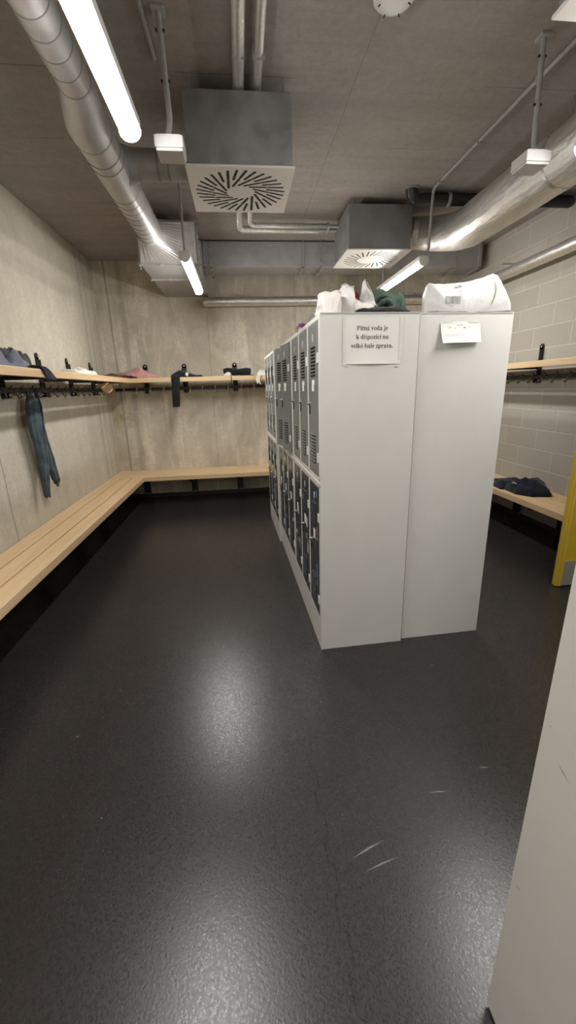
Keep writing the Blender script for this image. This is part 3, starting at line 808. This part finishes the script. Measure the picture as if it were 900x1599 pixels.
# dark green jacket heap with black cloth beneath
t = thing('crumpled_garment', 'flat black cloth spread over the locker top behind the typed notice', 'clothing', (.73, 2.15, LH))
obj('cloth', pile([(.565, 2.050), (.70, 2.045), (.83, 2.050), (.855, 2.15), (.85, 2.26), (.735, 2.26), (.722, 2.112), (.565, 2.095)], .030, LH + .001, None, .3, 10, 5), M_blackc, t, 0)
t = thing('crumpled_garment', 'shiny dark green jacket bundled on top of the lockers beside the barcode bag', 'clothing', (.78, 2.25, LH + .02))
prof = [(.735, 1.80), (.735, 1.92), (.745, 1.955), (.79, 1.962), (.83, 1.948), (.86, 1.948), (.885, 1.968), (.91, 1.948), (.925, 1.89), (.945, 1.80)]
obj('cloth', loft_bag(prof, 2.41, .24, 2.4, .022, 13, 12, 21, LH), M_darkgreen, t, 0)
b = B()
tube(b, smooth_path([(.745, 2.31, 1.85), (.765, 2.29, 1.885), (.80, 2.285, 1.895), (.83, 2.30, 1.865)], 6), .014, 8, rfun=lambda p, a: 1 + .3 * fbm(p, 40))
tube(b, smooth_path([(.745, 2.32, 1.90), (.765, 2.295, 1.92), (.81, 2.30, 1.915)], 6), .013, 8, rfun=lambda p, a: 1 + .3 * fbm(p, 40))
obj('sleeve', b, M_darkgreen, t, 0)

# things on the left shelf
t = thing('folded_garment', 'rumpled grey-blue and charcoal clothes bundle on the left shelf', 'clothing', (-1.50, 3.05, SZ))
obj('cloth', pile([(-1.70, 2.84), (-1.48, 2.82), (-1.45, 3.02), (-1.46, 3.26), (-1.56, 3.42), (-1.71, 3.32)], .095, SZ + .001, None, .5, 9, 2), M_greyblue, t, 0)
obj('sleeve', pile([(-1.68, 3.14), (-1.50, 3.12), (-1.48, 3.32), (-1.54, 3.46), (-1.68, 3.46)], .12, SZ + .001, None, .5, 12, 8), M_charcoal, t, 0)
b = B(); tube(b, smooth_path([(-1.53, 2.92, SZ + .075), (-1.53, 3.02, SZ + .10), (-1.55, 3.14, SZ + .095), (-1.54, 3.24, SZ + .07)], 6), .028, 10, rfun=lambda p, a: 1 + .3 * fbm(p, 25))
obj('collar', b, M_charcoal, t, 0)
t = thing('hanging_cloth', 'small navy cloth draped over the front edge of the left shelf', 'clothing', (-1.36, 3.22, SZ))
b = B(); rows = []
path = [(-1.415, SZ + .014), (-1.385, SZ + .022), (-1.352, SZ + .016), (-1.336, SZ - .01), (-1.334, SZ - .04), (-1.332, SZ - .066)]
for i, (x, z) in enumerate(path):
    s = i / 5; ya, yb = 3.08 + .13 * s, 3.20 + .14 * s
    rows.append([Vector((x + .006 * math.sin(u * 8 + i), ya + (yb - ya) * u, z + .006 * math.sin(u * 11 + i * .7) * (1 - s))) for u in [k / 8 for k in range(9)]])
grid(b, rows); grid(b, [[p + Vector((-.006, 0, -.006)) for p in r] for r in rows], flip=True)
obj('cloth', b, M_navy, t, 0)
t = thing('folded_garment', 'white cloth heap on the left shelf before the corner', 'clothing', (-1.52, 4.4, SZ))
obj('cloth', pile([(-1.66, 4.13), (-1.46, 4.10), (-1.40, 4.35), (-1.43, 4.60), (-1.55, 4.72), (-1.68, 4.5)], .055, SZ + .001, None, .6, 8, 14), M_cream, t, 0)

# things on the back shelf
t = thing('folded_garment', 'dusty pink jacket with brown lining lying in the shelf corner', 'clothing', (-1.35, 5.75, SZ))
obj('cloth', pile([(-1.60, 5.62), (-1.30, 5.60), (-1.05, 5.62), (-1.02, 5.75), (-1.10, 5.88), (-1.45, 5.90)], lambda x, y: .065 + .045 * math.exp(-((x + 1.28) / .12) ** 2), SZ + .001, None, .35, 9, 31), M_pink, t, 0)
obj('lining', pile([(-1.78 + .06, 5.62), (-1.50, 5.585), (-1.36, 5.60), (-1.42, 5.72), (-1.60, 5.82), (-1.72, 5.78)], .065, SZ + .0012, None, .3, 9, 33), M_brown, t, 0)
obj('hood', pile([(-1.52, 5.585), (-1.30, 5.58), (-1.25, 5.62), (-1.40, 5.66)], .03, SZ + .0014, None, .3, 9, 35), M_plum, t, 0)
t = thing('crumpled_garment', 'black garment on the back shelf with one leg hanging below it', 'clothing', (-.66, 5.70, SZ))
obj('cloth', pile([(-.86, 5.60), (-.66, 5.585), (-.47, 5.60), (-.46, 5.74), (-.66, 5.84), (-.84, 5.78)], lambda x, y: .055 + .03 * math.sin((x + .86) * 15), SZ + .001, None, .3, 10, 41), M_blackc, t, 0)
b = B(); rows = []
for i in range(13):
    s = i / 12
    if i < 3: y, z = 5.62 - .03 * i, SZ + .03 - .004 * i
    else: y, z = 5.545 - .004 * math.sin(i), SZ + .02 - (i - 2) * .0385
    xa, xb = -.842 - .025 * s, -.732 - .045 * s
    rows.append([Vector((xa + (xb - xa) * u, y - .010 * math.sin(u * PI) - .003 * math.sin(u * 14 + i), z)) for u in [k / 8 for k in range(9)]])
grid(b, rows); grid(b, [[p + Vector((0, .012, 0)) for p in r] for r in rows], flip=True); obj('hanging_trouser_leg', b, M_blackc, t, 0)
b = B(); box(b, -.018, .018, -.002, .002, -.022, .022, bev=.0015, M=Matrix.Translation((-.655, 5.59, SZ + .034)) @ Matrix.Rotation(.35, 4, 'Y')); obj('white_tag', b, M_cream, t)
t = thing('crumpled_garment', 'thick black roll-up with a white edge on the back shelf', 'clothing', (-.02, 5.70, SZ))
b = B()
tube(b, smooth_path([(-.19, 5.66, SZ + .045), (-.12, 5.67, SZ + .055), (-.02, 5.68, SZ + .047), (.08, 5.67, SZ + .050), (.155, 5.66, SZ + .042)], 5), lambda s: .046 + .006 * math.sin(s * 9), 14, rfun=lambda p, a: 1 + .12 * fbm(p, 16))
for v in b.verts: v.co.z = max(v.co.z, SZ + .0015)
obj('cloth', b, M_blackc, t, 0)
obj('flap', pile([(.02, 5.60), (.21, 5.60), (.22, 5.66), (.02, 5.66)], .012, SZ + .001, None, .2, 9, 48), M_blackc, t, 0)
obj('white_edge', pile([(-.195, 5.588), (-.10, 5.585), (-.09, 5.62), (-.17, 5.63)], .042, SZ + .0012, None, .3, 12, 44), M_cream, t, 0)
b = B(); tube(b, smooth_path([(-.105, 5.60, SZ + .012), (-.10, 5.558, SZ + .006), (-.099, 5.555, SZ - .06), (-.10, 5.557, SZ - .15)], 5), .004, 8); obj('drawstring', b, M_blackc, t, 40)
t = thing('folded_garment', 'cream crumpled cloth on the back shelf right beside the lockers', 'clothing', (.32, 5.68, SZ))
obj('cloth', pile([(.235, 5.59), (.40, 5.585), (.46, 5.70), (.36, 5.80), (.25, 5.74)], .05, SZ + .001, None, .6, 12, 51), M_cream, t, 0)
b = B(); rows = []
for i in range(8):
    s = i / 7; z = SZ + .02 - .125 * max(0, s - .25) / .75; y = 5.60 - .058 * min(1, s / .25)
    rows.append([Vector((.225 + .05 * u + .01 * math.sin(i), y - .006 * math.sin(u * 9), z + .012 * math.sin(u * 5))) for u in [k / 6 for k in range(7)]])
grid(b, rows); grid(b, [[p + Vector((0, .008, 0)) for p in r] for r in rows], flip=True); obj('hanging_corner', b, M_cream, t, 0)

# jacket on the right bench
t = thing('crumpled_garment', 'navy blue sports jacket crumpled on the right bench', 'clothing', (2.80, 3.78, BZ))
obj('cloth', pile([(2.64, 3.62), (2.72, 3.50), (2.90, 3.46), (2.96, 3.60), (2.95, 3.85), (2.80, 3.92), (2.66, 3.85)],
                  lambda x, y: .150 - .05 * abs(y - 3.68) / .2, BZ + .001, None, .22, 7, 61, 2.0, 12), M_navy, t, 0)
obj('sleeve', pile([(2.62, 3.84), (2.74, 3.80), (2.90, 3.84), (2.92, 4.05), (2.86, 4.20), (2.72, 4.20), (2.64, 4.05)], lambda x, y: .085 - .04 * max(0, y - 3.9) / .3, BZ + .0012, None, .3, 8, 63), M_navy, t, 0)
b = B(); box(b, 2.650, 2.6515, 3.645, 3.715, BZ + .099, BZ + .107); obj('pale_stripe', b, M_whitepl, t)

# jacket hanging on the left wall hooks
t = thing('hanging_jacket', 'blue-grey jacket hanging from a coat hook on the left wall', 'clothing', (-1.63, 3.63, 1.52))
def hang(secs, xo, th, seed, folds=5, n=28):
    """secs: (z, y_left, y_right); a thin folded tube of cloth hanging along the wall"""
    rings = []; S = []
    for i in range(len(secs) - 1):
        for k in range(5):
            f = k / 5; S.append(tuple(a + (c - a) * f for a, c in zip(secs[i], secs[i + 1])))
    S.append(secs[-1])
    for z, ya, yb in S:
        c = (ya + yb) / 2; hw = (yb - ya) / 2; ring = []
        for k in range(n):
            a = 2 * PI * k / n
            fo = .75 + .50 * abs(math.sin(folds * .5 * a + seed + z * 2.2 + .8 * fbm((a, z * 3, seed), 1.2))) + .25 * fbm((a, z * 4, seed), 2.0)
            ring.append(Vector((xo + th * math.sin(a) * fo * (.6 + .4 * min(1, hw / .07)), c + hw * math.cos(a), z + .006 * math.sin(3 * a + seed))))
        rings.append(ring)
    b = B(); rings_mesh(b, rings); return b
obj('cloth', hang([(1.505, 3.605, 3.645), (1.47, 3.585, 3.67), (1.40, 3.53, 3.70), (1.30, 3.505, 3.69), (1.20, 3.51, 3.69), (1.10, 3.53, 3.69), (.98, 3.54, 3.68), (.87, 3.545, 3.64), (.76, 3.54, 3.605), (.69, 3.545, 3.58), (.645, 3.555, 3.565)], -1.670, .033, 1.0, 7, 48), M_teal, t, 0)
obj('sleeve', hang([(1.30, 3.64, 3.69), (1.12, 3.63, 3.71), (1.0, 3.635, 3.745), (.90, 3.655, 3.77), (.80, 3.69, 3.79), (.755, 3.705, 3.795)], -1.660, .029, 2.2, 6, 40), M_teal, t, 0)
o = obj('cuff', hang([(.765, 3.71, 3.793), (.74, 3.715, 3.79), (.725, 3.72, 3.78)], -1.660, .027, 2.2, 3), M_charcoal, t, 0)
o = obj('hood', hang([(1.50, 3.635, 3.66), (1.45, 3.635, 3.69), (1.38, 3.635, 3.715), (1.28, 3.63, 3.70), (1.20, 3.63, 3.67), (1.16, 3.635, 3.645)], -1.650, .020, .4, 3), M_navy, t, 0); o['label'] = 'dark navy hood lining'
b = B(); tube(b, smooth_path([(-1.64, 3.62, 1.50), (-1.625, 3.625, 1.53), (-1.615, 3.635, 1.50)], 5), .004, 8); obj('hanging_loop', b, M_navy, t, 40)
b = B(); box(b, -.012, .012, -.008, .008, -.016, .016, bev=.003, M=Matrix.Translation((-1.645, 3.73, .715))); o = obj('zip_pull', b, M_brown, t)

# ------------------------------------------------------------------ ceiling: lamps
def tube_light(label, x, y0, y1, z, drops=()):
    t = thing('tube_light', label, 'lamp', (x, (y0 + y1) / 2, z), 0, 'long tube lights under the ceiling')
    b = B(); box(b, x - .045, x + .045, y0 + .012, y1 - .012, z + .012, z + .052, bev=.008); obj('housing', b, M_whitepl, t)
    b = B(); rings = []
    for y in (y0 + .012, y1 - .012):
        rings.append([Vector((x + .039 * math.cos(a), y, z + .0115 + (0 if k in (0, 12) else -.004 + .026 * math.sin(a)))) for k, a in enumerate([PI] + [PI + PI * k / 10 for k in range(11)] + [2 * PI])])
    rings_mesh(b, rings, cap=False, closed=False); obj('diffuser', b, M_lamp, t, 0)
    for y, s in ((y0, 1), (y1, -1)):
        b = B(); rr = []
        for f, k in ((0, .7), (.004, .95), (.014, 1)):
            rr.append([Vector((x + .045 * k * math.cos(a), y + s * f, z + .013 + .042 * k * math.sin(a))) for a in [2 * PI * i / 24 for i in range(24)]])
        rings_mesh(b, rr); obj('end_cap', b, M_whitepl, t, 50)
    for (yy, pth) in drops:
        b = B(); tube(b, bend_path([(px, py, pz) for px, py, pz in pth], .03), .0105, 10); obj('hanging_conduit', b, M_grey, t, 40)
    return t
def hook_rod(x, y, z): return [(x, y, z + .05), (x, y, ZC)]
tube_light('lit tube light over the left aisle, the large near one', -.383, .92, 2.12, 2.485, [(1.1, hook_rod(-.383, 1.1, 2.485)), ])
tube_light('lit tube light hanging by the duct at the far end of the left aisle', -.370, 3.735, 4.935, 2.48,
           [(3.8, [(-.72, 3.78, ZC - .012), (-.37, 3.78, ZC - .012), (-.37, 3.78, 2.53)]), (4.7, [(-.37, 4.7, 2.53), (-.37, 4.7, 2.620)])])
tube_light('lit tube light behind the green jacket over the right aisle', 1.646, 3.83, 5.03, 2.48, [(4.9, hook_rod(1.646, 4.9, 2.48))])
tube_light('lit tube light at the right edge, only its end in view', 1.640, .93, 2.13, 2.48, [(2.0, hook_rod(1.64, 2.0, 2.48))])

tube_light('extra unseen tube light over the left aisle, added behind the viewpoint to brighten the lockers', -.383, -1.91, -.71, 2.485, [(-1.3, hook_rod(-.383, -1.3, 2.485))])  # out of view; added because the locker ends were too dark without it

# surface conduits
def conduit(label, pts, r=.0115, clips=()):
    t = thing('cable_conduit', label, 'conduit', pts[0])
    b = B(); tube(b, bend_path(pts, .05), r, 10); obj('pipe', b, M_grey, t, 40)
    for c in clips:
        b = B(); box(b, c[0] - .018, c[0] + .018, c[1] - .006, c[1] + .006, ZC - .03, ZC, bev=.002); obj('clip', b, M_grey, t)
    return t
conduit('grey conduit along the ceiling dropping to the right aisle light', [(1.712, 1.0, ZC - .0125), (1.712, 3.885, ZC - .0125), (1.700, 3.885, 2.58), (1.655, 3.885, 2.546)], .0115, [(1.712, y) for y in (1.6, 2.62, 3.2, 3.75)])
conduit('thin grey conduit on the ceiling between near light and plenum box', [(-.36, 1.3, ZC - .011), (-.33, 2.0, ZC - .011), (-.32, 2.62, ZC - .011)], .009)

# pendant emergency lights
def emergency(label, x0, x1, y0, y1, z, rod):
    t = thing('emergency_light', label, 'lamp', ((x0 + x1) / 2, (y0 + y1) / 2, z), 0, 'white box lights on grey rods')
    b = B(); box(b, x0, x1, y0, y1, z, z + .045, bev=.004); box(b, x0 + .01, x1 - .01, y0 + .01, y1 - .01, z + .045, z + .052, bev=.002); obj('housing', b, M_boxpl, t)
    b = B(); box(b, x0 + .004, x1 - .004, y0 + .004, y1 - .004, z - .012, z, bev=.003); obj('lens', b, M_boxpl, t)
    b = B(); tube(b, bend_path(rod, .05), .0125, 12); obj('rod', b, M_grey, t, 40)
    b = B()
    v = [Vector(p) for p in rod]
    for f in (.18, .62):
        q = v[0].lerp(v[1], f); box(b, q.x - .02, q.x + .02, q.y - .004, q.y + .004, q.z - .005, q.z + .005)
    obj('cable_tie', b, M_black, t)
    b = B(); box(b, v[0].x - .03, v[0].x + .03, v[0].y - .03, v[0].y + .03, ZC - .012, ZC, bev=.003); obj('ceiling_bracket', b, M_grey, t)
    return t
emergency('white box light hanging left of the nearest plenum box', -.303, -.180, 2.197, 2.318, 2.488, [(-.255, 2.355, ZC), (-.238, 2.30, 2.62), (-.262, 2.26, 2.53)])
emergency('white box light hanging in front of the foil duct', 1.435, 1.562, 2.222, 2.345, 2.488, [(1.549, 2.37, ZC), (1.535, 2.33, 2.60), (1.52, 2.29, 2.53)])

# smoke detector
t = thing('smoke_detector', 'round white smoke detector on the ceiling at the top edge', 'detector', (.745, 2.20, ZC))
b = B(); rr = [[Vector((.745 + r * math.cos(a), 2.20 + r * math.sin(a), z)) for a in [2 * PI * k / 40 for k in range(40)]] for r, z in ((.060, ZC), (.085, ZC - .002), (.088, ZC - .018), (.075, ZC - .032), (.052, ZC - .042), (.02, ZC - .046))]
rings_mesh(b, rr); obj('shell', b, M_whitepl, t, 40)
b = B()
for k in range(6):
    a = 2 * PI * k / 6 + .9; M_ = Matrix.Translation((.745 + .060 * math.cos(a), 2.20 + .060 * math.sin(a), ZC - .0395)) @ Matrix.Rotation(a, 4, 'Z') @ Matrix.Rotation(.7, 4, 'Y'); box(b, -.010, .010, -.002, .002, -.002, .002, M=M_)
obj('vent_slot', b, M_slot, t)

# ------------------------------------------------------------------ plenum boxes with swirl diffusers
def plenum(label, x0, x1, y0, y1, zb, zt, style):
    t = thing('plenum_box', label, 'ventilation box', ((x0 + x1) / 2, (y0 + y1) / 2, zb), 0, 'ceiling ventilation boxes')
    b = B(); e = .012; box(b, x0 + e, x1 - e, y0 + e, y1 - e, zb + .012, zt, bev=.004)
    for k in range(4):                         # screws along the lower edge
        xx = x0 + .08 + (x1 - x0 - .16) * k / 3; tube(b, [(xx, y0 + e, zb + .028), (xx, y0 + e - .004, zb + .028)], .005, 8)
    for z in (.35, .55, .75):
        zz = zb + (zt - zb) * z; tube(b, [(x1 - e - .02, y0 + e, zz), (x1 - e - .02, y0 + e - .003, zz)], .004, 8)
    obj('casing', b, M_plenum, t)
    b = B(); box(b, x0, x1, y0, y1, zb, zb + .012, 0, bev=.003)
    cx, cy = (x0 + x1) / 2, (y0 + y1) / 2
    def slot(ang, off, segs, wd):
        d_ = Vector((math.cos(ang), -math.sin(ang), 0)); o_ = Vector((-math.sin(ang), -math.cos(ang), 0)) * off
        for ra, rb_ in segs:
            c_ = Vector((cx, cy, zb - .0006)) + o_ + d_ * ((ra + rb_) / 2); L = (rb_ - ra) / 2
            box(b, -L, L, -wd, wd, 0, .002, 1, M=Matrix.Translation(c_) @ Matrix.Rotation(-ang, 4, 'Z'))
            for e_ in (ra, rb_):                  # rounded slot ends
                q_ = Vector((cx, cy, zb - .0006)) + o_ + d_ * e_; tube(b, [q_, q_ + Vector((0, 0, .002))], wd, 10, mi=1)
    if style == 1:
        for k in range(16):
            slot(2 * PI * k / 16, .072, ((.055, .098), (.106, .150), (.166, .205), (.213, .252)), .0078)
            slot(2 * PI * (k + .5) / 16, .072, ((.150, .198), (.206, .252)), .0078)
    else:
        for k in range(26): slot(2 * PI * k / 26, .055, ((.118, .245),), .0062)
    obj('diffuser_plate', b, [M_plate, M_slot], t)
    b = B()
    for xx in (x0 + .05, x1 - .05): 
        for yy in (y0 + .05, y1 - .05): tube(b, [(xx, yy, zt - .01), (xx, yy, ZC)], .004, 8)
    obj('hanger_rod', b, M_steel, t)
    return t
plenum('large metal plenum box with swirl diffuser nearest the left near light', -.222, .378, 2.684, 3.284, 2.632, 2.975, 1)
p2 = plenum('metal plenum box with ring of slots above the locker row', 1.030, 1.632, 4.075, 4.665, 2.640, 2.998, 2)
plenum('plenum box corner at the top right edge of the view', 1.125, 1.725, 1.095, 1.695, 2.640, 2.985, 1)

# spiral duct on the left with a branch, a taper and a rectangular end
t = thing('spiral_duct', 'bright spiral air duct running below the left ceiling into a square box', 'duct', (-.65, 3, 2.72))
SX, SZd = -.652, 2.712
def seam_ring(b, x, y, z, r): tube(b, [(x, y - .0028, z), (x, y + .0028, z)], r * 1.018, 36, mi=1)
M_seam = galv('duct_seam', (.30, .30, .30), .5, metal=.6)
b = B(); tube(b, [(-.632, -2.1, 2.768), (-.632, 2.36, 2.768)], .072, 36)
for k in range(20): seam_ring(b, -.632, .40 + k * .10, 2.768, .072)
obj('duct_pipe', b, [M_spiral, M_seam], t, 50)
b = B(); tube(b, [(-.632, 2.33, 2.768), (-.640, 2.40, 2.745), (SX, 2.50, SZd), (SX, 2.56, SZd)], lambda s: .073 + .029 * min(1, s * 1.4), 36); seam_ring(b, SX, 2.55, SZd, .1015); obj('reducer', b, [M_spiral, M_seam], t, 50)
b = B(); tube(b, [(SX, 2.52, SZd), (SX + .004, 3.93, SZd)], .099, 40)
for k in range(9): seam_ring(b, SX, 3.13 + k * .09, SZd, .099)
for y in (2.70, 2.78): seam_ring(b, SX, y, SZd, .100)
obj('duct_pipe', b, [M_spiral, M_seam], t, 50)
b = B(); tube(b, [(SX, 2.96, 2.75), (-.2108, 2.96, 2.75)], .077, 32)
t2 = bmesh.new(); bmesh.ops.create_cone(t2, cap_ends=True, segments=32, radius1=.1, radius2=.077, depth=.08, matrix=Matrix.Translation((SX + .10, 2.96, 2.742)) @ Matrix.Rotation(PI / 2, 4, 'Y')); add(b, t2)
for x in (-.40, -.34): tube(b, [(x, 2.96, 2.75), (x + .008, 2.96, 2.75)], .0795, 32, mi=1)
obj('branch', b, [M_galv, M_seam], t, 50)
RX0, RX1, RZ0, RZ1 = -.862, -.332, 2.636, 2.985
def sq(x0, x1, z0, z1, y, n=10):
    P = []
    for a, c in (((x1, (z0 + z1) / 2), (x1, z1)), ((x1, z1), (x0, z1)), ((x0, z1), (x0, z0)), ((x0, z0), (x1, z0)), ((x1, z0), (x1, (z0 + z1) / 2))):
        m = {0: n // 2, 1: n, 2: n, 3: n, 4: n // 2}[0 if a[1] == (z0 + z1) / 2 else 4 if c[1] == (z0 + z1) / 2 else 1]
        for k in range(m): P.append(Vector((a[0] + (c[0] - a[0]) * k / m, y, a[1] + (c[1] - a[1]) * k / m)))
    return P
circ = [Vector((SX + .004 + .1 * math.cos(2 * PI * k / 40), 3.90, SZd + .1 * math.sin(2 * PI * k / 40))) for k in range(40)]
b = B(); rings_mesh(b, [circ, sq(RX0, RX1, RZ0, RZ1, 4.50)]); obj('taper', b, M_spiral, t)
b = B(); box(b, RX0, RX1, 4.50, YB - .001, RZ0, RZ1, bev=.002); obj('square_duct', b, M_galv, t)
def flange(b, x0, x1, z0, z1, y): 
    for a in ((x0 - .015, x1 + .015, z0 - .015, z0), (x0 - .015, x1 + .015, z1, z1 + .015), (x0 - .015, x0, z0, z1), (x1, x1 + .015, z0, z1)): box(b, a[0], a[1], y - .008, y + .008, a[2], a[3])
for yy in (4.51, 5.06):
    b = B(); flange(b, RX0, RX1, RZ0, RZ1, yy); fl = obj('flange', b, M_galv, t)
    for xx in (RX0 - .012, -.68): b = B(); tube(b, [(xx, yy - .02, RZ0 - .008), (xx, yy + .02, RZ0 - .008)], .011, 8); obj('bolt', b, M_steel, fl, 40)
for xx in (RX0 - .02, RX1 + .02): b = B(); tube(b, [(xx, 4.60, RZ0 - .02), (xx, 4.60, ZC)], .005, 8); obj('hanger_rod', b, M_steel, t)

t = thing('rectangular_duct', 'wide rectangular air duct crossing below the ceiling near the back wall', 'duct', (1.3, 5.35, 2.78))
b = B(); box(b, RX1 + .001, 2.935, 5.185, 5.515, 2.782, 3.035, bev=.002); obj('duct_body', b, M_galv, t)
for x in (RX1 + .03, .80, 1.95, 2.90):
    b = B(); box(b, x - .008, x + .008, 5.170, 5.185, 2.770, 3.04); box(b, x - .008, x + .008, 5.170, 5.53, 2.768, 2.782); box(b, x - .008, x + .008, 5.515, 5.53, 2.770, 3.04); obj('flange', b, M_galv, t)
for x in (RX1 + .10, 1.0, 2.6):
    b = B(); tube(b, [(x, 5.16, 2.76), (x, 5.16, ZC)], .005, 8); obj('hanger_rod', b, M_steel, t)
    b = B(); box(b, x - .012, x + .012, 5.15, 5.55, 2.750, 2.767); obj('cross_bar', b, M_steel, t)

# big foil-wrapped duct on the right
t = thing('foil_duct', 'large crumpled foil duct along the right ceiling bending into the far plenum box', 'duct', (2.16, 3, 2.8))
path = [Vector((2.030, -2.0 + .06 * k, 2.75)) for k in range(97)]
path += smooth_path([(2.030, 3.82, 2.75), (2.015, 4.02, 2.775), (1.945, 4.22, 2.82), (1.83, 4.355, 2.86), (1.72, 4.38, 2.875)], 8)
b = B(); tube(b, path, lambda s: .162 - .034 * max(0, s - .72) / .28, 40, rfun=lambda p, a: 1 + .012 * fbm((p.x * 1 + math.cos(a) * .13, p.y * .7, p.z + math.sin(a) * .13), 9) + .006 * fbm((math.cos(a) * .2, p.y, math.sin(a) * .2), 30))
obj('foil_wrap', b, M_foil, t, 0)
b = B(); tube(b, [(1.73, 4.38, 2.873), (1.624, 4.38, 2.875)], .118, 36); tube(b, [(1.665, 4.38, 2.875), (1.64, 4.38, 2.875)], .128, 36); obj('collar', b, M_galv, t, 50)
for y in (.6, 2.75):
    b = B(); tube(b, [(2.030, y - .012, 2.75), (2.030, y + .012, 2.75)], .1650, 36); tube(b, [(2.030, y, 2.90), (2.030, y, ZC)], .005, 8); obj('hanger_band', b, M_steel, t, 50)

# foil pipe round the back and right wall
t = thing('insulated_pipe', 'foil-wrapped pipe along the top of the back and block walls', 'pipe', (1, YB - .1, 2.56))
b = B(); pth = bend_path([(-.36, YB - .01, 2.562), (-.36, YB - .10, 2.562), (XR - .14, YB - .10, 2.575), (XR - .14, -1.9, 2.60)], .12)
fine = []
for i in range(len(pth) - 1):
    m = max(1, int((pth[i + 1] - pth[i]).length / .05))
    for k in range(m): fine.append(pth[i].lerp(pth[i + 1], k / m))
fine.append(pth[-1])
tube(b, fine, .056, 20, rfun=lambda p, a: 1 + .06 * fbm((p.x + math.cos(a) * .1, p.y, p.z + math.sin(a) * .1), 14)); obj('foil_wrap', b, M_foilpipe, t, 0)
b = B()
for x in (.15, 1.3, 2.4): box(b, x - .006, x + .006, YB - .16, YB - .0005, 2.635, 2.65); tube(b, [(x, YB - .10, 2.61), (x, YB - .10, 2.65)], .005, 8)
for y in (1.4, 3.35, 4.6): box(b, XR - .20, XR - .0005, y - .006, y + .006, 2.660, 2.675); tube(b, [(XR - .14, y, 2.65), (XR - .14, y, 2.67)], .005, 8)
obj('support_bracket', b, M_steel, t)

# two small foil pipes under the ceiling that turn right into the far plenum box
for lab, x, yT, zz in (('left one of two slim foil pipes passing over the near plenum box', .088, 4.56, 3.012), ('right one of two slim foil pipes passing over the near plenum box', .186, 4.47, 3.012)):
    t = thing('insulated_pipe', lab, 'pipe', (x, 3, zz), 0, 'slim ceiling pipes')
    z2 = 2.945 if yT > 4.5 else 2.95
    pth = bend_path([(x, -2.1, zz), (x, yT - .22, zz), (x, yT, z2), (.94, yT, z2)], .06)
    b = B(); tube(b, pth, .0225 if yT < 4.5 else .030, 18, rfun=lambda p, a: 1 + .05 * fbm((p.x, p.y, p.z + a), 20)); obj('foil_wrap', b, M_foilpipe, t, 0)
    b = B(); tube(b, [(.935, yT, z2), (1.0405, yT, z2)], .016, 14); tube(b, [(.93, yT, z2), (.945, yT, z2)], .032, 14); obj('pipe_end', b, M_galv, t, 40)
    b = B()
    for y in (1.2, 2.5, 3.7): box(b, x - .03, x + .03, y - .006, y + .006, zz - .027, ZC - .002)
    obj('pipe_clip', b, M_galv, t)

# black waste pipe out of the ceiling
t = thing('waste_pipe', 'black plastic waste pipe bending out of the ceiling behind the foil duct', 'pipe', (1.53, 3.95, ZC))
b = B(); tube(b, bend_path([(1.535, 3.93, ZC + .02), (1.56, 3.94, 2.975), (1.75, 3.965, 2.992), (3.02, 3.965, 2.992)], .12, 8), .048, 24); obj('pipe', b, M_blackpl, t, 50)
b = B(); tube(b, [(1.535, 3.93, ZC + .005), (1.535, 3.93, ZC - .008)], .075, 24); obj('ceiling_collar', b, M_galv, t)
b = B(); tube(b, [(1.87, 3.965, 2.992), (1.895, 3.965, 2.992)], .053, 24); obj('joint_ring', b, M_grey, t)

# ------------------------------------------------------------------ camera
yaw, pitch, roll = (math.radians(a) for a in (5.9956, 16.8098, 1.6694))
fw = Vector((math.sin(yaw) * math.cos(pitch), math.cos(yaw) * math.cos(pitch), -math.sin(pitch)))
rt = Vector((math.cos(yaw), -math.sin(yaw), 0)); dn = fw.cross(rt)
rt2 = math.cos(roll) * rt + math.sin(roll) * dn; dn2 = -math.sin(roll) * rt + math.cos(roll) * dn
cam = bpy.data.cameras.new('camera'); co = bpy.data.objects.new('camera', cam); C.objects.link(co)
Mx = Matrix((rt2, -dn2, -fw)).transposed().to_4x4(); Mx.translation = Vector((0, 0, 1.4693))
co.matrix_world = Mx
cam.sensor_fit = 'VERTICAL'; cam.sensor_height = 36; cam.lens = 36 * 637.75 / 1599; cam.clip_start = .02
bpy.context.scene.camera = co

# ------------------------------------------------------------------ world and view
w = bpy.data.worlds.new('world'); bpy.context.scene.world = w; w.use_nodes = True
w.node_tree.nodes['Background'].inputs['Color'].default_value = (.01, .01, .01, 1)
vs = bpy.context.scene.view_settings
vs.view_transform = 'Standard'; vs.look = 'None'; vs.gamma = 1; vs.use_curve_mapping = False
vs.exposure = 1.35
bpy.context.scene.cycles.max_bounces = 10; bpy.context.scene.cycles.diffuse_bounces = 8
